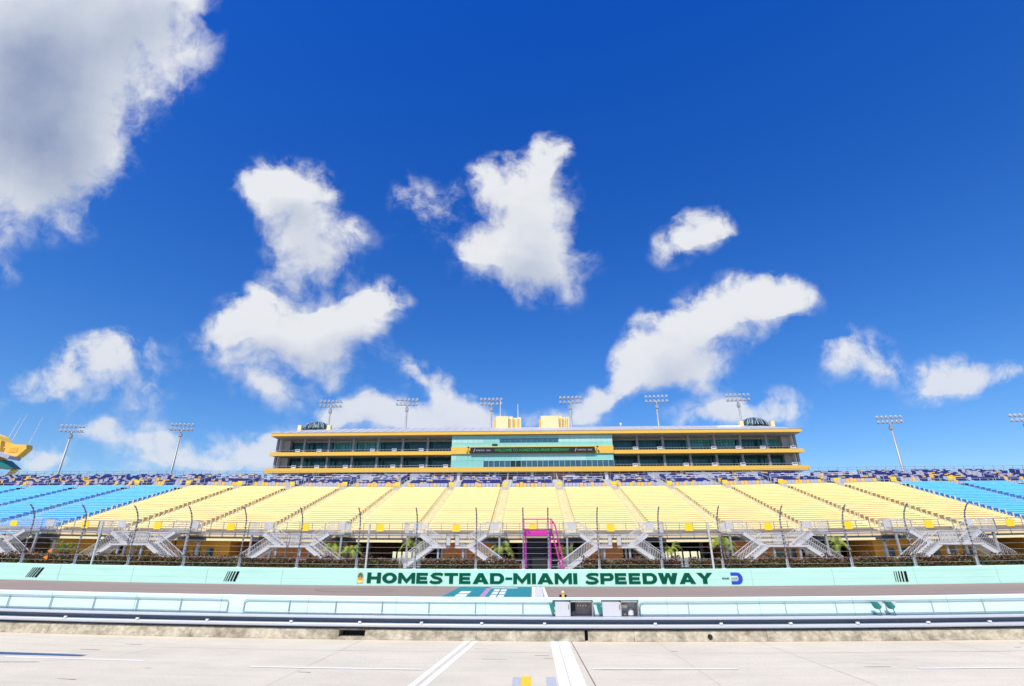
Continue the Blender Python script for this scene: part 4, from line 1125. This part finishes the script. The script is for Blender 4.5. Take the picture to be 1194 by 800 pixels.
yp([(-104,14.2),(-94.6,15.2),(-94.6,11),(-104,11)], 86.5, 89, 'base_block', 'yellow')
b = MB(); b.add([(-92.3,86.9,18.3),(-92.3,89,18.3),(-89.9,86.9,16.8),(-89.9,89,16.8),(-92.7,86.9,16.8),(-92.7,89,16.8)], [(0,2,3,1),(4,5,3,2),(0,4,2),(1,3,5),(0,1,5,4)]); b.build('awning', 'teal_metal', yt)
yp([(-90.9,16.7),(-89.9,16.7),(-91.3,14.9),(-92.1,14.9)], 88.0, 88.5, 'strut', 'yellow')
b = MB(); b.tube([(-93.0,87.38,20.3),(-93.0,87.2,20.3)], .18, 10); b.build('lamp', 'lamp_white', yt)
for k_, (x0, z0, x1, z1, l) in enumerate(((-94.6,22.3,-93.7,26.6,'leftmost of three thin white masts above the yellow tower'),(-93.7,22.0,-92.7,27.0,'middle of three thin white masts above the yellow tower'),(-90.4,20.9,-89.5,26.4,'rightmost of three thin white masts above the yellow tower'))):
    b = MB(); b.tube([(x0,89,z0),(x1,89,z1)], .06, 6, .03); tag(b.build('thin_mast', 'lamp_white', origin=(x0,89,z0)), l, 'mast', 'white masts at the left edge')

BUP = .16
for o in list(C.objects):
    if o.parent is None and (o.name.split('.')[0] in ('suite_building','message_board','camera_bracket','monitor_box','rooftop_plant_room','whip_antenna','roof_sensor','dome_canopy','roof_duct')): o.location.z += BUP
# ================================================================== LIGHT
SUN_EL, SUN_AZ = rad(54), rad(-22)      # the sun stands behind the camera, a little to the left
sd = Vector((math.sin(SUN_AZ)*math.cos(SUN_EL), -math.cos(SUN_AZ)*math.cos(SUN_EL), math.sin(SUN_EL)))   # towards the sun
sl = bpy.data.lights.new('sun', 'SUN'); sl.energy = 4.5; sl.angle = rad(.5); sl.color = (1,.915,.76)
so = bpy.data.objects.new('sun', sl); C.objects.link(so); so.rotation_euler = sd.to_track_quat('Z','Y').to_euler()

w = bpy.data.worlds.new('World'); S.world = w; w.use_nodes = True; nt = w.node_tree
for n in list(nt.nodes): nt.nodes.remove(n)
L = nt.links.new
sky = N(nt, 'ShaderNodeTexSky', sky_type='NISHITA'); sky.sun_disc = False; sky.sun_elevation = SUN_EL
sky.sun_rotation = math.atan2(sd.x, sd.y); sky.air_density = 1.0; sky.dust_density = .25; sky.ozone_density = 2.0; sky.altitude = 0
tc = N(nt, 'ShaderNodeTexCoord')

# --- cloud field: blobs fixed in sky directions, broken up by fractal noise
CL = [ # px, py, rx, ry, rot(deg), weight
 (10,30,178,150,0,2.1),(118,15,108,60,-8,1.0),(185,-8,58,42,0,.85),(45,130,98,95,0,1.25),(78,190,54,74,5,.9),(0,150,90,110,0,.9),
 (22,250,84,46,10,.62),(10,320,18,26,0,.6),(226,60,44,26,-18,.66),(198,84,50,26,10,.5),
 (335,208,58,30,6,.85),(347,230,44,40,0,.85),(360,265,50,48,20,.85),(376,290,62,36,-5,1.0),(325,240,32,40,0,.45),(298,215,38,22,-10,.6),
 (300,368,50,32,0,.95),(325,400,48,26,15,.6),(338,326,40,22,0,.6),(347,384,74,34,0,1.0),(412,362,62,34,-14,1.0),(385,405,56,38,-30,.85),(385,430,34,20,0,.5),(246,386,50,14,-8,.5),(448,350,30,24,0,.6),
 (474,226,30,34,35,.56),(512,242,24,36,0,.52),(490,266,30,28,0,.45),(525,290,24,14,0,.3),
 (644,172,20,22,0,1.0),(636,208,40,44,0,.8),(572,216,34,34,20,.8),(604,255,66,56,0,1.05),(584,312,64,34,8,1.0),(632,290,48,44,0,.95),(600,290,50,30,0,.5),(668,320,40,22,0,.6),(640,350,44,26,-10,.5),
 (800,282,44,26,-22,1.0),(820,268,30,24,-30,.8),(850,266,22,12,0,.35),
 (772,408,50,42,-30,1.0),(812,392,66,50,-25,1.05),(866,354,66,34,-8,1.05),(915,356,42,26,0,.95),(796,436,60,22,0,.75),(750,428,30,28,0,.55),
 (724,456,40,15,-15,.6),(698,470,36,22,-20,.62),(675,486,38,18,0,.6),
 (998,420,46,36,0,1.05),(1026,434,26,18,0,.5),(1094,448,44,34,-22,1.15),(1168,442,56,18,-8,.75),(1130,450,34,16,0,.5),
 (140,425,62,36,8,.72),(110,408,46,24,0,.55),(178,462,38,26,25,.65),(42,460,68,26,-3,.62),(85,440,70,28,10,.5),(150,395,40,14,0,.3),
 (255,415,44,20,5,.6),(297,440,44,30,25,.85),(318,456,28,20,20,.7),
 (476,426,46,20,30,.65),(508,455,42,24,25,.7),(530,470,26,14,0,.5),
 (400,478,54,30,0,.95),(450,486,64,28,0,.95),(500,492,54,20,0,.75),(552,482,34,20,0,.85),(600,488,44,14,0,.5),
 (170,515,58,24,8,.75),(230,530,80,30,0,.85),(300,534,70,26,-8,.75),(125,490,44,22,-10,.5),(330,508,40,20,0,.55),(48,535,44,24,0,.85),(150,545,60,16,0,.5),(100,500,50,20,0,.3),
 (898,476,50,24,0,1.0),(840,468,26,20,0,.85),(818,488,44,18,0,.9),(560,500,60,10,0,.4),
]
# the sky in front of the stand is unrolled on a plane touching the sky sphere in one fixed world direction
TN = ray(597, 400); TE = Vector((TN.y, -TN.x, 0)).normalized(); TU = TE.cross(TN)
def uv(px, py): return ((px-597)/600.0, (400-py)/600.0)
def blobs():
    out = []
    for (px, py, rx, ry, rot, wt) in CL:
        u, v = uv(px, py)
        out.append((u, v, rx/600, ry/600, rad(-rot), wt))
    return out
def blob_group():
    g = bpy.data.node_groups.new('cloud_blobs', 'ShaderNodeTree')
    g.interface.new_socket('Vector', in_out='INPUT', socket_type='NodeSocketVector'); g.interface.new_socket('Value', in_out='OUTPUT', socket_type='NodeSocketFloat')
    gi = g.nodes.new('NodeGroupInput'); go = g.nodes.new('NodeGroupOutput'); cur = None
    for (u, v, ru, rv, a_, wt) in blobs():
        ru *= 1.45; rv *= 1.45
        gr_ = g.nodes.new('ShaderNodeTexGradient'); gr_.gradient_type = 'SPHERICAL'; g.links.new(gi.outputs[0], gr_.inputs[0])
        tm = gr_.texture_mapping; tm.vector_type = 'TEXTURE'; tm.translation = (u, v, 0); tm.rotation = (0, 0, a_); tm.scale = (ru, rv, 1)
        ma = g.nodes.new('ShaderNodeMath'); ma.operation = 'MULTIPLY_ADD'; g.links.new(gr_.outputs['Fac'], ma.inputs[0]); ma.inputs[1].default_value = wt
        if cur is None: ma.inputs[2].default_value = 0
        else: g.links.new(cur, ma.inputs[2])
        cur = ma.outputs[0]
    g.links.new(cur, go.inputs[0]); return g
BG = blob_group()
def math_(op, a, b=None, c=None, clamp=False):
    n = nt.nodes.new('ShaderNodeMath'); n.operation = op; n.use_clamp = clamp
    for i, v in enumerate((a, b, c)):
        if v is None: continue
        if isinstance(v, (int, float)): n.inputs[i].default_value = v
        else: L(v, n.inputs[i])
    return n.outputs[0]
def vmath(op, a, b=None, c=None, out=0):
    n = nt.nodes.new('ShaderNodeVectorMath'); n.operation = op
    for i, v in enumerate((a, b, c)):
        if v is None: continue
        if isinstance(v, (tuple, Vector)): n.inputs[i].default_value = v
        else: L(v, n.inputs[i])
    return n.outputs[out]
def maprange(v, a, b, lo, hi, smooth=True):
    n = nt.nodes.new('ShaderNodeMapRange'); n.interpolation_type = 'SMOOTHSTEP' if smooth else 'LINEAR'
    for i, q in enumerate((a, b, lo, hi)): n.inputs[i+1].default_value = q
    L(v, n.inputs[0]); return n.outputs[0]
def noise(v, sc, det, ro=.6, dist=0):
    n = N(nt, 'ShaderNodeTexNoise', Scale=sc, Detail=det, Roughness=ro, Distortion=float(dist)); n.noise_dimensions = '3D'; L(v, n.inputs['Vector']); return n
base = vmath('NORMALIZE', tc.outputs['Generated'])
sz_ = nt.nodes.new('ShaderNodeSeparateXYZ'); L(base, sz_.inputs[0]); sepz = sz_.outputs[2]
fw = vmath('DOT_PRODUCT', base, tuple(TN), out=1); front = math_('GREATER_THAN', fw, .12); fwc = math_('MAXIMUM', fw, .12)
cu_ = nt.nodes.new('ShaderNodeCombineXYZ'); L(math_('DIVIDE', vmath('DOT_PRODUCT', base, tuple(TE), out=1), fwc), cu_.inputs[0])
L(math_('DIVIDE', vmath('DOT_PRODUCT', base, tuple(TU), out=1), fwc), cu_.inputs[1]); P2 = cu_.outputs[0]
# domain warp
wn = noise(P2, 7.0, 4.0, .55)
warp = vmath('MULTIPLY_ADD', wn.outputs['Color'], (.075,.075,0), vmath('ADD', P2, (-.0375,-.0375,0)))
n_lo = noise(warp, 8.0, 3.0, .5).outputs['Fac']
n_hi = noise(warp, 17.0, 9.0, .62).outputs['Fac']
vor = N(nt, 'ShaderNodeTexVoronoi', feature='F1', Scale=15.0); L(warp, vor.inputs['Vector']); vor.inputs['Detail'].default_value = 1.0
g = nt.nodes.new('ShaderNodeGroup'); g.node_tree = BG; L(warp, g.inputs[0]); g0 = g.outputs[0]
g = nt.nodes.new('ShaderNodeGroup'); g.node_tree = BG; L(vmath('ADD', warp, (-.015,.05,0)), g.inputs[0]); g1 = g.outputs[0]
mask = maprange(g0, 0.0, .6, 0, 1)
nz = math_('ADD', math_('MULTIPLY_ADD', n_hi, 1.7, -.85), math_('MULTIPLY_ADD', vor.outputs['Distance'], -.45, .20))
nz = math_('ADD', nz, math_('MULTIPLY_ADD', n_lo, .6, -.30))
d0 = math_('MULTIPLY_ADD', nz, mask, math_('POWER', g0, .85))
crisp = maprange(math_('SUBTRACT', g0, g1), .0, .35, 1.0, 1.6)
d0 = math_('MULTIPLY', math_('SUBTRACT', d0, .20), crisp)
soft = maprange(sepz, .14, .42, .80, 1.0)
alpha = math_('MULTIPLY', math_('MULTIPLY', maprange(d0, .0, 1.05, 0, 1), front), soft)
# light on the cloud: thick cloud greys, the side turned to the sun and the thin edges stay bright
thick = maprange(math_('ADD', math_('MULTIPLY', g1, .75), math_('MULTIPLY', g0, .25)), 1.15, 3.7, 0, 1, False)
rel = math_('MULTIPLY', math_('SUBTRACT', g0, g1), .10)
det = math_('MULTIPLY_ADD', nz, .15, 0)
lightv = math_('ADD', math_('SUBTRACT', .92, math_('MULTIPLY', thick, 1.0)), math_('ADD', rel, det), clamp=True)
cr = nt.nodes.new('ShaderNodeValToRGB'); L(lightv, cr.inputs[0]); e = cr.color_ramp.elements
e[0].position = .10; e[0].color = (.30,.37,.56,1); e[1].position = .96; e[1].color = (.86,.88,.92,1)
m_ = cr.color_ramp.elements.new(.60); m_.color = (.60,.66,.78,1)
# sky colour: Nishita, deepened as a polarised, saturated photograph shows it
sep = nt.nodes.new('ShaderNodeSeparateXYZ'); L(base, sep.inputs[0])
tint = nt.nodes.new('ShaderNodeValToRGB'); L(sep.outputs[2], tint.inputs[0]); te = tint.color_ramp.elements
MUL = ((.0,(.85,.88,.92)),(.18,(1.32,1.13,1.06)),(.385,(3.0,2.12,1.9)),(.56,(2.0,1.78,2.35)),(.70,(.85,1.16,2.2)),(.86,(.14,.62,1.38)))
for i, (p_, c_) in enumerate(MUL):
    el = te[0] if i == 0 else (te[1] if i == len(MUL)-1 else te.new(p_))
    el.position = p_; el.color = tuple(q/3.0 for q in c_)+(1,)
hs = N(nt, 'ShaderNodeHueSaturation'); hs.inputs['Saturation'].default_value = 1.32; hs.inputs['Value'].default_value = 3.0; L(sky.outputs[0], hs.inputs['Color'])
SKYS = .14
skc = vmath('MULTIPLY', hs.outputs[0], tint.outputs[0])
bgS = N(nt, 'ShaderNodeBackground'); L(skc, bgS.inputs['Color']); bgS.inputs['Strength'].default_value = SKYS
bgC = N(nt, 'ShaderNodeBackground'); L(cr.outputs[0], bgC.inputs['Color']); bgC.inputs['Strength'].default_value = .88
mixs = nt.nodes.new('ShaderNodeMixShader'); L(alpha, mixs.inputs[0]); L(bgS.outputs[0], mixs.inputs[1]); L(bgC.outputs[0], mixs.inputs[2])
wo = nt.nodes.new('ShaderNodeOutputWorld'); L(mixs.outputs[0], wo.inputs[0])
w.cycles.sampling_method = 'MANUAL'; w.cycles.sample_map_resolution = 512

S.view_settings.view_transform = 'Standard'; S.view_settings.look = 'None'; S.view_settings.exposure = .1; S.view_settings.gamma = 1
S.view_settings.use_curve_mapping = False
S.cycles.max_bounces = 5; S.cycles.diffuse_bounces = 3; S.cycles.glossy_bounces = 2; S.cycles.use_denoising = True
for o in bpy.data.objects:
    if '_o' in o: del o['_o']
